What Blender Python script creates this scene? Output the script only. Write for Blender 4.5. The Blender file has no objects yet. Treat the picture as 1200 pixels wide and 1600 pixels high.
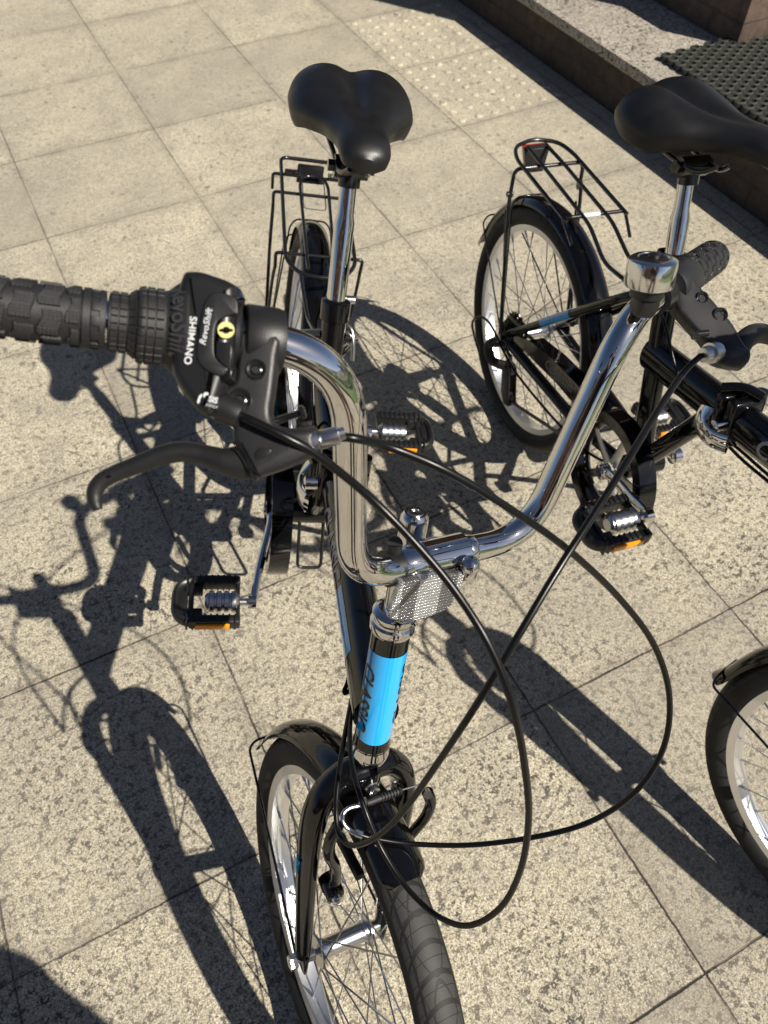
import bpy, bmesh, math, random
from mathutils import Vector as V, Matrix as M
random.seed(7)
C = bpy.context.scene.collection
PI = math.pi
sin, cos = math.sin, math.cos
# ------------------------------------------------------------------ camera
scn = bpy.context.scene
CAMH = 1.312; PITCH = math.radians(53.6); FPX = 1215.0
cam_d = bpy.data.cameras.new('camera'); cam = bpy.data.objects.new('camera', cam_d); C.objects.link(cam)
cam.location = (0, 0, CAMH); cam.rotation_euler = (math.radians(90) - PITCH, 0, 0)
cam_d.sensor_fit = 'VERTICAL'; cam_d.sensor_height = 24.0; cam_d.sensor_width = 18.0; cam_d.lens = 24.0 * FPX / 1600
cam_d.clip_start = 0.02; cam_d.clip_end = 400
cam_d.dof.use_dof = True; cam_d.dof.focus_distance = 0.72; cam_d.dof.aperture_fstop = (cam_d.lens / 1000) / 0.0024
scn.camera = cam
scn.render.resolution_x = 768; scn.render.resolution_y = 1024
# ------------------------------------------------------------------ light
SUN_AZ = math.radians(-31.8); SUN_EL = math.radians(44)
w = bpy.data.worlds.new('World'); scn.world = w; w.use_nodes = True
nt = w.node_tree; bg = nt.nodes['Background']; sky = nt.nodes.new('ShaderNodeTexSky'); sky.sky_type = 'NISHITA'
sky.sun_disc = False; sky.sun_elevation = SUN_EL; sky.sun_rotation = math.radians(90) - SUN_AZ
sky.air_density = 0.6; sky.dust_density = 0.8
nt.links.new(sky.outputs[0], bg.inputs[0]); bg.inputs[1].default_value = 0.05
sd = bpy.data.lights.new('sun', 'SUN'); sd.energy = 5.0; sd.angle = math.radians(0.5); sd.color = (1, 0.93, 0.82)
so = bpy.data.objects.new('sun', sd); C.objects.link(so)
sv = V((cos(SUN_EL) * cos(SUN_AZ), cos(SUN_EL) * sin(SUN_AZ), sin(SUN_EL)))
so.rotation_euler = sv.to_track_quat('Z', 'Y').to_euler(); so.location = sv * 20
scn.view_settings.view_transform = 'Standard'; scn.view_settings.look = 'None'
scn.view_settings.exposure = 0.6; scn.view_settings.gamma = 1.0
# ------------------------------------------------------------------ materials
def mat(name, col, rough=.5, metal=0, coat=0, spec=.5, noise=0, nscale=400, bump=0, bscale=600, rvar=0, trans=0, ior=1.5):
    m = bpy.data.materials.new(name); m.use_nodes = True
    n = m.node_tree; b = n.nodes['Principled BSDF']
    b.inputs['Base Color'].default_value = (*col, 1); b.inputs['Roughness'].default_value = rough
    b.inputs['Metallic'].default_value = metal; b.inputs['Coat Weight'].default_value = coat
    b.inputs['Coat Roughness'].default_value = .03
    b.inputs['Specular IOR Level'].default_value = spec
    b.inputs['Transmission Weight'].default_value = trans; b.inputs['IOR'].default_value = ior
    tc = n.nodes.new('ShaderNodeTexCoord')
    if noise:
        t = n.nodes.new('ShaderNodeTexNoise'); t.inputs['Scale'].default_value = nscale; t.inputs['Detail'].default_value = 4
        n.links.new(tc.outputs['Object'], t.inputs['Vector'])
        mx = n.nodes.new('ShaderNodeMix'); mx.data_type = 'RGBA'
        mx.inputs[6].default_value = (*[c * (1 - noise) for c in col], 1); mx.inputs[7].default_value = (*[min(1, c * (1 + noise)) for c in col], 1)
        n.links.new(t.outputs[0], mx.inputs[0]); n.links.new(mx.outputs[2], b.inputs['Base Color'])
    if bump:
        t = n.nodes.new('ShaderNodeTexNoise'); t.inputs['Scale'].default_value = bscale; t.inputs['Detail'].default_value = 3
        n.links.new(tc.outputs['Object'], t.inputs['Vector'])
        bp = n.nodes.new('ShaderNodeBump'); bp.inputs['Strength'].default_value = bump; bp.inputs['Distance'].default_value = .0006
        n.links.new(t.outputs[0], bp.inputs['Height']); n.links.new(bp.outputs[0], b.inputs['Normal'])
    if rvar:
        t = n.nodes.new('ShaderNodeTexNoise'); t.inputs['Scale'].default_value = 35; t.inputs['Detail'].default_value = 5
        n.links.new(tc.outputs['Object'], t.inputs['Vector'])
        mr = n.nodes.new('ShaderNodeMapRange'); mr.inputs[1].default_value = .35; mr.inputs[2].default_value = .7
        mr.inputs[3].default_value = rough; mr.inputs[4].default_value = rough + rvar
        n.links.new(t.outputs[0], mr.inputs[0]); n.links.new(mr.outputs[0], b.inputs['Roughness'])
    return m
chrome = mat('chrome', (.70, .69, .68), .02, 1, rvar=.025)
alu = mat('brushed_aluminium', (.62, .62, .63), .28, 1, noise=.12, nscale=150)
steel = mat('zinc_steel', (.66, .66, .66), .22, 1, noise=.15, nscale=200)
rimm = mat('anodised_rim', (.84, .85, .87), .36, 1, noise=.06, nscale=60)
paint = mat('black_gloss_paint', (.003, .003, .0035), .07, 0, coat=.0, spec=.55, rvar=.03)
wire_b = mat('black_wire_coating', (.008, .008, .008), .22, 0, coat=.4)
plastic = mat('black_moulded_plastic', (.010, .010, .0105), .40, 0, bump=.22, bscale=1700, rvar=.1)
plastic2 = mat('satin_black_plastic', (.009, .009, .0095), .32, 0, rvar=.1)
lever_m = mat('satin_black_lever', (.013, .013, .0135), .4, .2, bump=.15, bscale=1200, rvar=.1)
rubber = mat('black_rubber', (.011, .011, .0115), .58, 0, noise=.3, nscale=300, bump=.3, bscale=1500)
tyre_m = mat('tyre_rubber', (.02, .0195, .019), .68, 0, noise=.3, nscale=60)
vinyl = mat('black_saddle_vinyl', (.006, .006, .0065), .36, 0, bump=.25, bscale=1800, rvar=.12)
housing = mat('cable_housing', (.004, .004, .0045), .27, 0, spec=.28, rvar=.08)
orange = mat('amber_reflector', (.85, .28, .0), .2, 0, coat=.5, noise=.35, nscale=500)
red = mat('red_reflector', (.28, .02, .014), .2, 0, coat=.5)
blue = mat('sky_blue_decal', (.018, .36, .78), .16, 0, coat=.6)
ink = mat('black_ink', (.004, .004, .005), .25)
white = mat('white_print', (.55, .57, .58), .4)
greyprint = mat('grey_print', (.32, .33, .34), .3)
darkprint = mat('dark_grey_print', (.09, .095, .10), .3)
yellow = mat('pale_yellow_sticker', (.62, .60, .24), .45)
def grid_bump(m, sc, st, dist, kind='Object'):
    n = m.node_tree; b = n.nodes['Principled BSDF']; tc = n.nodes.new('ShaderNodeTexCoord')
    vo = n.nodes.new('ShaderNodeTexVoronoi'); vo.inputs['Scale'].default_value = sc; vo.inputs['Randomness'].default_value = 0
    n.links.new(tc.outputs[kind], vo.inputs['Vector'])
    vo.voronoi_dimensions = '2D'; vo.distance = 'CHEBYCHEV'
    wv = n.nodes.new('ShaderNodeTexWave'); wv.inputs['Scale'].default_value = 9; wv.inputs['Distortion'].default_value = 0; wv.bands_direction = 'X'
    n.links.new(tc.outputs[kind], wv.inputs['Vector']); rp = n.nodes.new('ShaderNodeValToRGB'); rp.color_ramp.elements[0].position = .30; rp.color_ramp.elements[0].color = (.22, .22, .23, 1); rp.color_ramp.elements[1].position = .42; rp.color_ramp.elements[1].color = (.60, .61, .62, 1)
    n.links.new(wv.outputs['Fac'], rp.inputs[0]); n.links.new(rp.outputs[0], b.inputs['Base Color'])
    bp = n.nodes.new('ShaderNodeBump'); bp.inputs['Strength'].default_value = st; bp.inputs['Distance'].default_value = dist
    n.links.new(vo.outputs['Distance'], bp.inputs['Height']); n.links.new(bp.outputs[0], b.inputs['Normal'])
clearref = mat('clear_prism_reflector', (.62, .63, .64), .16, .75)
grid_bump(clearref, 360, 1.0, .003)
# tyre tread bump from uv
def tread(m):
    n = m.node_tree; L = n.links; b = n.nodes['Principled BSDF']
    uv = n.nodes.new('ShaderNodeUVMap'); sp = n.nodes.new('ShaderNodeSeparateXYZ'); L.new(uv.outputs[0], sp.inputs[0])
    def mth(op, a, c=None, v=None):
        x = n.nodes.new('ShaderNodeMath'); x.operation = op
        for i, q in enumerate((a, c)):
            if q is None: continue
            if isinstance(q, (int, float)): x.inputs[i].default_value = q
            else: L.new(q, x.inputs[i])
        return x.outputs[0]
    u, vv = sp.outputs[0], sp.outputs[1]
    vc = mth('ABSOLUTE', mth('SUBTRACT', vv, .5))                 # 0 at crown
    v2 = mth('MULTIPLY', mth('MULTIPLY', vc, vc), 40)
    g = None
    for nn, k, off, wd in ((60, .35, 0, .19), (30, -.75, .3, .06), (20, .85, .1, .06), (120, .35, .5, .06)):
        ph = mth('FRACT', mth('ADD', mth('ADD', mth('MULTIPLY', u, nn), mth('MULTIPLY', v2, k)), off + 10))
        d = mth('ABSOLUTE', mth('SUBTRACT', ph, .5))
        s = mth('LESS_THAN', d, wd * .5)
        g = s if g is None else mth('MAXIMUM', g, s)
    side = mth('LESS_THAN', mth('ABSOLUTE', mth('SUBTRACT', vc, .17)), .012)
    g = mth('MAXIMUM', g, side)
    inside = mth('LESS_THAN', vc, .24); g = mth('MULTIPLY', g, inside)
    inv = mth('SUBTRACT', 1, g)
    bp = n.nodes.new('ShaderNodeBump'); bp.inputs['Strength'].default_value = 1; bp.inputs['Distance'].default_value = .004
    L.new(inv, bp.inputs['Height']); L.new(bp.outputs[0], b.inputs['Normal'])
    mx = n.nodes.new('ShaderNodeMix'); mx.data_type = 'RGBA'
    mx.inputs[6].default_value = (.028, .027, .026, 1); mx.inputs[7].default_value = (.004, .004, .004, 1)
    L.new(mth('MAXIMUM', g, mth('SUBTRACT', 1, inside)), mx.inputs[0]); L.new(mx.outputs[2], b.inputs['Base Color'])
tread(tyre_m)
# ------------------------------------------------------------------ mesh helpers
class MB:
    def __init__(s): s.v = []; s.f = []; s.uv = None
    def add(s, vs, fs):
        o = len(s.v); s.v += [V(p) for p in vs]; s.f += [[i + o for i in f] for f in fs]; return s
def frames(P, closed=False, ref=None):
    n = len(P); T = []
    for i in range(n):
        a = P[(i - 1) % n] if (closed or i) else P[0]; b = P[(i + 1) % n] if (closed or i < n - 1) else P[-1]
        t = (b - a); T.append(t.normalized() if t.length > 1e-9 else (T[-1] if T else V((1, 0, 0))))
    N = []
    if ref is not None:
        for t in T:
            q = ref - t * ref.dot(t)
            N.append(q.normalized())
    else:
        a = V((0, 0, 1)) if abs(T[0].z) < .9 else V((1, 0, 0))
        q = (a - T[0] * a.dot(T[0])).normalized(); N.append(q)
        for i in range(1, n):
            q = N[-1] - T[i] * N[-1].dot(T[i]); N.append(q.normalized())
    return T, N
def sweep(mb, P, r, seg=14, closed=False, ref=None, caps=True):
    """tube along P; r = number, list of numbers, or list of (along ref, across)"""
    P = [V(p) for p in P]; n = len(P); T, N = frames(P, closed, V(ref) if ref is not None else None)
    vs = []; fs = []
    for i in range(n):
        ri = r[i] if isinstance(r, (list, tuple)) else r
        ra, rb = ri if isinstance(ri, (list, tuple)) else (ri, ri)
        B = T[i].cross(N[i])
        for k in range(seg):
            a = 2 * PI * k / seg; vs.append(P[i] + N[i] * (cos(a) * ra) + B * (sin(a) * rb))
    m = n if closed else n - 1
    for i in range(m):
        j = (i + 1) % n
        for k in range(seg):
            l = (k + 1) % seg; fs.append([i * seg + k, i * seg + l, j * seg + l, j * seg + k])
    if caps and not closed:
        fs.append([k for k in range(seg)][::-1]); fs.append([(n - 1) * seg + k for k in range(seg)])
    mb.add(vs, fs); return mb
def fil(P, r, n=8, closed=False):
    P = [V(p) for p in P]; m = len(P); out = []
    for i in range(m):
        if not closed and i in (0, m - 1): out.append(P[i]); continue
        a = P[i - 1]; b = P[i]; c = P[(i + 1) % m]
        rr = r[i] if isinstance(r, (list, tuple)) else r
        d1 = (a - b); d2 = (c - b); t = min(rr, d1.length * .49 if (closed or i > 1) else d1.length * .95, d2.length * .49 if (closed or i < m - 2) else d2.length * .95)
        p = b + d1.normalized() * t; q = b + d2.normalized() * t
        for k in range(n + 1):
            s = k / n; out.append(p * (1 - s) ** 2 + b * 2 * s * (1 - s) + q * s * s)
    return out
def cr(P, n=8, closed=False):
    P = [V(p) for p in P]; m = len(P); out = []
    for i in range(m if closed else m - 1):
        g = lambda k: P[k % m] if closed else P[max(0, min(m - 1, k))]
        a, b, c, d = g(i - 1), g(i), g(i + 1), g(i + 2)
        for k in range(n):
            t = k / n; out.append(.5 * ((2 * b) + (c - a) * t + (2 * a - 5 * b + 4 * c - d) * t * t + (3 * b - a - 3 * c + d) * t ** 3))
    if not closed: out.append(P[-1])
    return out
def perp(d):
    d = d.normalized(); a = V((0, 0, 1)) if abs(d.z) < .9 else V((1, 0, 0))
    x = (a - d * a.dot(d)).normalized(); return x, d.cross(x)
def lathe(mb, o, d, prof, seg=32, fn=None, close=True):
    """profile of (distance along d, radius); fn(t,angle)->extra radius"""
    o = V(o); d = V(d).normalized(); x, y = perp(d); vs = []; fs = []
    for (t, r) in prof:
        for k in range(seg):
            a = 2 * PI * k / seg; rr = r + (fn(t, a) if fn else 0)
            vs.append(o + d * t + (x * cos(a) + y * sin(a)) * rr)
    n = len(prof)
    for i in range(n - 1):
        for k in range(seg):
            l = (k + 1) % seg; fs.append([i * seg + k, i * seg + l, (i + 1) * seg + l, (i + 1) * seg + k])
    if close:
        if prof[0][1] > 1e-6: fs.append(list(range(seg))[::-1])
        if prof[-1][1] > 1e-6: fs.append([(n - 1) * seg + k for k in range(seg)])
    mb.add(vs, fs); return mb
def bm_add(mb, bm):
    bm.verts.index_update(); mb.add([v.co.copy() for v in bm.verts], [[v.index for v in f.verts] for f in bm.faces]); bm.free()
def box(mb, c, s, rot=None, bev=0, seg=2):
    bm = bmesh.new(); bmesh.ops.create_cube(bm, size=1)
    for v in bm.verts: v.co = V((v.co.x * s[0], v.co.y * s[1], v.co.z * s[2]))
    if bev: bmesh.ops.bevel(bm, geom=bm.edges[:], offset=bev, segments=seg, affect='EDGES', profile=.5)
    R = rot if rot is not None else M.Identity(3)
    for v in bm.verts: v.co = R @ v.co + V(c)
    bm_add(mb, bm); return mb
def prism(mb, pts, off, bev=0, seg=3, smooth=0):
    """closed outline pts (3D, coplanar), extruded symmetric by vector off"""
    pts = [V(p) for p in pts]; off = V(off)
    if smooth: pts = cr(pts, smooth, True)
    bm = bmesh.new(); a = [bm.verts.new(p - off * .5) for p in pts]; b = [bm.verts.new(p + off * .5) for p in pts]
    n = len(pts); f1 = bm.faces.new(a); f2 = bm.faces.new(b[::-1])
    for i in range(n):
        j = (i + 1) % n; bm.faces.new([a[j], a[i], b[i], b[j]])
    bmesh.ops.recalc_face_normals(bm, faces=bm.faces[:])
    if bev:
        ed = list(set(f1.edges) | set(f2.edges)); bmesh.ops.bevel(bm, geom=ed, offset=bev, segments=seg, affect='EDGES', profile=.5)
    bm_add(mb, bm); return mb
def rprism(mb, pts, off, bev, seg=4, smooth=3):
    """rounded-edge slab from a closed planar outline"""
    pts = cr([V(p) for p in pts], smooth, True); off = V(off); nrm = off.normalized(); n = len(pts); c = sum(pts, V()) / n
    area = sum(((pts[i] - c).cross(pts[(i + 1) % n] - c)).dot(nrm) for i in range(n)); sg = 1 if area > 0 else -1
    def inset(d):
        out = []
        for i in range(n):
            t = (pts[(i + 2) % n] - pts[i - 2]).normalized(); out.append(pts[i] + nrm.cross(t) * sg * d)
        return out
    H = off.length / 2; lay = []
    for k in range(seg + 1):
        a = PI / 2 * k / seg; lay.append((bev * (1 - sin(a)), -H + bev * (1 - cos(a))))
    lay += [(d, -z) for d, z in lay[::-1]]
    vs = []; fs = []
    for d, z in lay: vs += [p + nrm * z for p in inset(d)]
    m = len(lay)
    for i in range(m - 1):
        for k in range(n): l = (k + 1) % n; fs.append([i * n + k, i * n + l, (i + 1) * n + l, (i + 1) * n + k])
    fs.append(list(range(n))[::-1]); fs.append([(m - 1) * n + k for k in range(n)]); mb.add(vs, fs); return mb
def obj(name, mb, m, parent=None, sharp=38, smooth=True):
    me = bpy.data.meshes.new(name); me.from_pydata([tuple(v) for v in mb.v], [], mb.f); me.validate()
    bm = bmesh.new(); bm.from_mesh(me); bmesh.ops.recalc_face_normals(bm, faces=bm.faces[:])
    th = math.radians(sharp)
    for f in bm.faces: f.smooth = smooth
    for e in bm.edges:
        if len(e.link_faces) == 2: e.smooth = e.calc_face_angle(0) < th
    if mb.uv:
        lay = bm.loops.layers.uv.new('UVMap')
        for f in bm.faces:
            for l in f.loops: l[lay].uv = mb.uv[l.vert.index]
            us = [l[lay].uv.x for l in f.loops]
            if max(us) - min(us) > .5:
                for l in f.loops:
                    if l[lay].uv.x < .5: l[lay].uv.x += 1
    bm.to_mesh(me); bm.free(); me.materials.append(m)
    o = bpy.data.objects.new(name, me); C.objects.link(o)
    if parent: o.parent = parent
    return o
def tag(o, label=None, cat=None, group=None, kind=None):
    if label: o['label'] = label
    if cat: o['category'] = cat
    if group: o['group'] = group
    if kind: o['kind'] = kind
    return o
def text2d(s, size, shear=0, bold=0, space=1.0):
    cu = bpy.data.curves.new('t', 'FONT'); cu.body = s; cu.size = size; cu.align_x = 'CENTER'; cu.align_y = 'CENTER'
    cu.shear = shear; cu.offset = bold; cu.space_character = space; cu.resolution_u = 3
    o = bpy.data.objects.new('t', cu); C.objects.link(o); dg = bpy.context.evaluated_depsgraph_get(); dg.update()
    me = bpy.data.meshes.new_from_object(o.evaluated_get(dg))
    vs = [v.co.copy() for v in me.vertices]; fs = [list(p.vertices) for p in me.polygons]
    bpy.data.objects.remove(o); bpy.data.curves.remove(cu); bpy.data.meshes.remove(me)
    return vs, fs
def lettering(s, size, fn, m, parent, name='lettering', shear=0, bold=0, space=1.0, sub=0):
    vs, fs = text2d(s, size, shear, bold, space)
    if sub:                                     # cut the glyphs finely so they follow a curved surface
        bm = bmesh.new(); bv = [bm.verts.new(v) for v in vs]
        for f in fs:
            try: bm.faces.new([bv[i] for i in f])
            except ValueError: pass
        for ax in (0, 1):
            lo = min(v[ax] for v in vs); hi = max(v[ax] for v in vs); t = lo + sub
            no = V((1, 0, 0)) if ax == 0 else V((0, 1, 0))
            while t < hi:
                bmesh.ops.bisect_plane(bm, geom=bm.verts[:] + bm.edges[:] + bm.faces[:], plane_co=no * t, plane_no=no); t += sub
        bm.verts.index_update(); vs = [v.co.copy() for v in bm.verts]; fs = [[v.index for v in f.verts] for f in bm.faces]; bm.free()
    mb = MB(); mb.add([fn(v.x, v.y) for v in vs], fs)
    return obj(name, mb, m, parent, smooth=False)
# ------------------------------------------------------------------ image-measured points (pixel u,v and depth w along the view axis, metres)
Fw = V((0, cos(PITCH), -sin(PITCH))); Uw = V((0, sin(PITCH), cos(PITCH))); Xw = V((1, 0, 0)); CAM = V((0, 0, CAMH))
def W(u, v, w): return CAM + (Fw * FPX + Xw * (u - 600) + Uw * (800 - v)) * (w / FPX)
# main bicycle pose
def pose(cx, cy, hd, ln):
    d = V((cos(hd), sin(hd), 0)); l = V((-sin(hd), cos(hd), 0)); up = V((0, 0, 1)) * cos(ln) + l * sin(ln); left = up.cross(d)
    o = V((cx, cy, .25 * cos(ln))) - up * .25
    return M(((d.x, left.x, up.x, o.x), (d.y, left.y, up.y, o.y), (d.z, left.z, up.z, o.z), (0, 0, 0, 1)))
POSE1 = pose(-.16406836, 1.1624659, -1.46713324, .18491225)
POSE2 = pose(.304, 1.240, math.radians(-71.1), math.radians(4.9))
P1i = POSE1.inverted()
def L(u, v, w): return P1i @ W(u, v, w)        # measured point in bicycle coordinates
def dirL(d): return (P1i.to_3x3() @ V(d))
VIEW = dirL(-Fw)                               # towards the lens
# steering frame in bicycle coordinates
STEER = math.radians(18.6); HA = math.radians(69)
SH = V((.867, 0, .655)); su = V((-cos(HA), 0, sin(HA))); sf0 = V((sin(HA), 0, cos(HA))); sl0 = V((0, 1, 0))
sf = sf0 * cos(STEER) + sl0 * sin(STEER); sl = -sf0 * sin(STEER) + sl0 * cos(STEER)
def S(f, l, u): return SH + sf * f + sl * l + su * u
def Splane(u, v, f):                           # pixel onto the plane at distance f ahead of the steering axis
    o = P1i @ CAM; d = (L(u, v, 1) - o); t = (f - (o - SH).dot(sf)) / d.dot(sf); return o + d * t

# ================================================================== SETTING
AA = math.radians(27.05)                        # paving grid: local x = B, local y = A
def G(a, b, z=0): return V((b * cos(AA) - a * sin(AA), b * sin(AA) + a * cos(AA), z))
def paving_mat(name, joints=True, base=((.17, .148, .098), (.74, .665, .475)), wall=False):
    m = bpy.data.materials.new(name); m.use_nodes = True; n = m.node_tree; L_ = n.links; b = n.nodes['Principled BSDF']
    tc = n.nodes.new('ShaderNodeTexCoord'); co = tc.outputs['Object']
    def N(t, **k):
        x = n.nodes.new(t)
        for a, c in k.items(): setattr(x, a, c)
        return x
    def noise(sc, det=4, rough=.6):
        x = N('ShaderNodeTexNoise'); x.inputs['Scale'].default_value = sc; x.inputs['Detail'].default_value = det; x.inputs['Roughness'].default_value = rough
        L_.new(co, x.inputs['Vector']); return x.outputs[0]
    def mth(op, a, c=None, cl=False):
        x = N('ShaderNodeMath', operation=op); x.use_clamp = cl
        for i, q in enumerate((a, c)):
            if q is None: continue
            if isinstance(q, (int, float)): x.inputs[i].default_value = q
            else: L_.new(q, x.inputs[i])
        return x.outputs[0]
    def mr(a, lo, hi, o0=0, o1=1):
        x = N('ShaderNodeMapRange'); x.inputs[1].default_value = lo; x.inputs[2].default_value = hi; x.inputs[3].default_value = o0; x.inputs[4].default_value = o1
        L_.new(a, x.inputs[0]); return x.outputs[0]
    def mix(fac, a, c, bt='MIX'):
        x = N('ShaderNodeMix', data_type='RGBA', blend_type=bt)
        if isinstance(fac, (int, float)): x.inputs[0].default_value = fac
        else: L_.new(fac, x.inputs[0])
        for i, q in ((6, a), (7, c)):
            if isinstance(q, tuple): x.inputs[i].default_value = (*q, 1)
            else: L_.new(q, x.inputs[i])
        return x.outputs[2]
    fine = noise(520, 2, .8); med = noise(120, 4, .65)
    sp = N('ShaderNodeSeparateXYZ'); L_.new(co, sp.inputs[0])
    col = mix(mr(fine, .40, .58), base[0], base[1])
    # coloured aggregate grains
    vo = N('ShaderNodeTexVoronoi'); vo.inputs['Scale'].default_value = 420; L_.new(co, vo.inputs['Vector'])
    sc = N('ShaderNodeSeparateColor'); L_.new(vo.outputs['Color'], sc.inputs[0])
    col = mix(mth('MULTIPLY', mth('GREATER_THAN', sc.outputs[0], .84), .6), col, (.78, .74, .66))
    col = mix(mth('MULTIPLY', mth('GREATER_THAN', sc.outputs[1], .78), .6), col, (.17, .145, .115))
    # dark lichen-like spots
    wn = noise(60, 3, .6)
    v2 = N('ShaderNodeTexVoronoi'); v2.inputs['Scale'].default_value = 38; v2.inputs['Randomness'].default_value = 1
    dv = N('ShaderNodeVectorMath', operation='ADD')
    nv = N('ShaderNodeTexNoise'); nv.inputs['Scale'].default_value = 110; nv.inputs['Detail'].default_value = 4; L_.new(co, nv.inputs['Vector'])
    sv_ = N('ShaderNodeVectorMath', operation='SCALE'); sv_.inputs['Scale'].default_value = .016; L_.new(nv.outputs['Color'], sv_.inputs[0])
    L_.new(co, dv.inputs[0]); L_.new(sv_.outputs[0], dv.inputs[1]); L_.new(dv.outputs[0], v2.inputs['Vector'])
    s2 = N('ShaderNodeSeparateColor'); L_.new(v2.outputs['Color'], s2.inputs[0])
    rad = mth('MULTIPLY', mth('SUBTRACT', mth('POWER', s2.outputs[0], 1.6), .10, True), .36)
    spot = mr(mth('SUBTRACT', rad, v2.outputs['Distance']), -.05, .06)
    patch = mr(noise(4, 4, .6), .36, .60, .45, 1)
    spot = mth('MULTIPLY', mth('MULTIPLY', spot, patch), .85)
    col = mix(spot, col, (.095, .085, .072))
    v3 = N('ShaderNodeTexVoronoi'); v3.inputs['Scale'].default_value = 120; L_.new(dv.outputs[0], v3.inputs['Vector'])
    s3 = N('ShaderNodeSeparateColor'); L_.new(v3.outputs['Color'], s3.inputs[0])
    sp3 = mr(mth('SUBTRACT', mth('MULTIPLY', mth('SUBTRACT', s3.outputs[1], .45, True), .8), v3.outputs['Distance']), -.05, .12)
    col = mix(mth('MULTIPLY', sp3, .65), col, (.10, .085, .068))
    # broad staining
    st = mr(noise(3.2, 7, .68), .35, .68)
    col = mix(mth('MULTIPLY', st, .9), col, mix(.55, col, (.19, .172, .15)))
    grime = mr(noise(9, 9, .75), .47, .68)
    col = mix(mth('MULTIPLY', grime, .5), col, (.20, .18, .155))
    pA = mth('MULTIPLY', mr(noise(5.5, 5, .6), .38, .60, .45, 1), mr(sp.outputs[1], .9, 1.9, 1, .35))
    sA = mr(noise(80, 3, .55), .552, .590)
    col = mix(mth('MULTIPLY', mth('MULTIPLY', sA, pA), .95), col, (.045, .040, .034))
    sB = mr(noise(200, 2, .5), .56, .60)
    col = mix(mth('MULTIPLY', mth('MULTIPLY', sB, pA), .8), col, (.075, .065, .05))
    sC = mr(noise(300, 2, .5), .57, .64)
    col = mix(mth('MULTIPLY', sC, .45), col, (.85, .80, .68))
    h = mth('SUBTRACT', mth('ADD', mth('MULTIPLY', fine, .5), mth('MULTIPLY', med, .5)), mth('MULTIPLY', sA, .25))
    if joints:
        X = mth('DIVIDE', mth('SUBTRACT', sp.outputs[0], .027 - 90), .45); Y = mth('DIVIDE', mth('SUBTRACT', sp.outputs[1], .354 - 90), .45)
        X = mth('ADD', X, mth('MULTIPLY', mth('SUBTRACT', noise(38, 4), .5), .010)); Y = mth('ADD', Y, mth('MULTIPLY', mth('SUBTRACT', noise(33, 4), .5), .010))
        cell = N('ShaderNodeCombineXYZ'); L_.new(mth('FLOOR', X), cell.inputs[0]); L_.new(mth('FLOOR', Y), cell.inputs[1])
        wnz = N('ShaderNodeTexWhiteNoise'); wnz.noise_dimensions = '3D'; L_.new(cell.outputs[0], wnz.inputs['Vector'])
        col = mix(mr(wnz.outputs['Value'], 0, 1, 0, .5), col, (.24, .22, .18)); col = mix(mth('MULTIPLY', mth('GREATER_THAN', wnz.outputs['Value'], .8), .0), col, (.6, .54, .42))
        jw = mth('ADD', .0020, mth('MULTIPLY', mth('SUBTRACT', med, .5), .006))
        dd = None
        for Q in (X, Y):
            fr = mth('FRACT', Q); d = mth('MINIMUM', fr, mth('SUBTRACT', 1, fr)); dd = d if dd is None else mth('MINIMUM', dd, d)
        dd = mth('ADD', dd, mth('MULTIPLY', mth('SUBTRACT', noise(9, 2), .5), .006))
        j = mr(mth('SUBTRACT', dd, jw), 0, .0035, 1, 0)
        halo = mr(dd, .004, .07, .5, 0)
        col = mix(mth('MULTIPLY', halo, mr(noise(17, 5), .35, .65)), col, (.17, .15, .125))
        col = mix(mth('MULTIPLY', j, mth('MULTIPLY', mr(noise(3.5, 4), .38, .56, .22, .95), mr(sp.outputs[1], .6, 1.7, 1, .6))), col, (.022, .018, .015))
        h = mth('SUBTRACT', h, mth('MULTIPLY', j, 2.5))
    L_.new(col, b.inputs['Base Color']); b.inputs['Roughness'].default_value = .85; b.inputs['Specular IOR Level'].default_value = .3
    bp = N('ShaderNodeBump'); bp.inputs['Strength'].default_value = .55; bp.inputs['Distance'].default_value = .0016
    L_.new(h, bp.inputs['Height']); L_.new(bp.outputs[0], b.inputs['Normal'])
    return m
pav = paving_mat('flagstone_paving')
step_top_m = paving_mat('weathered_coping', joints=False, base=((.26, .23, .19), (.48, .44, .36)))
blister_m = paving_mat('tactile_concrete', joints=False, base=((.40, .35, .25), (.70, .62, .46)))
mb = MB(); mb.add([(-60, -60, 0), (60, -60, 0), (60, 60, 0), (-60, 60, 0)], [[0, 1, 2, 3]])
g = obj('pavement', mb, pav, smooth=False); g.rotation_euler = (0, 0, AA); tag(g, kind='structure')
def gridobj(name, mb, m, **k):                 # mesh given in paving-grid coordinates (x=B, y=A)
    o = obj(name, mb, m, **k); o.rotation_euler = (0, 0, AA); return o
# tactile blister slabs: thin raised slab sheets with domes
mb = MB()
for r in range(2):
    a0 = 2.154 + r * .45
    for i in range(7):
        for j in range(7):
            cx = 1.377 + (i + .5) * .0640 + (.0); cy = a0 + (j + .5) * .0642
            hz = random.uniform(1.0, 1.5); prof = [(.0005, .0135), (.0018 * hz, .0117), (.0029 * hz, .0082), (.0032 * hz, .0)]
            lathe(mb, (cx, cy, 0), (0, 0, 1), prof, 12, close=False)
g = gridobj('tactile_paving', mb, blister_m); tag(g, kind='structure')
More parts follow.
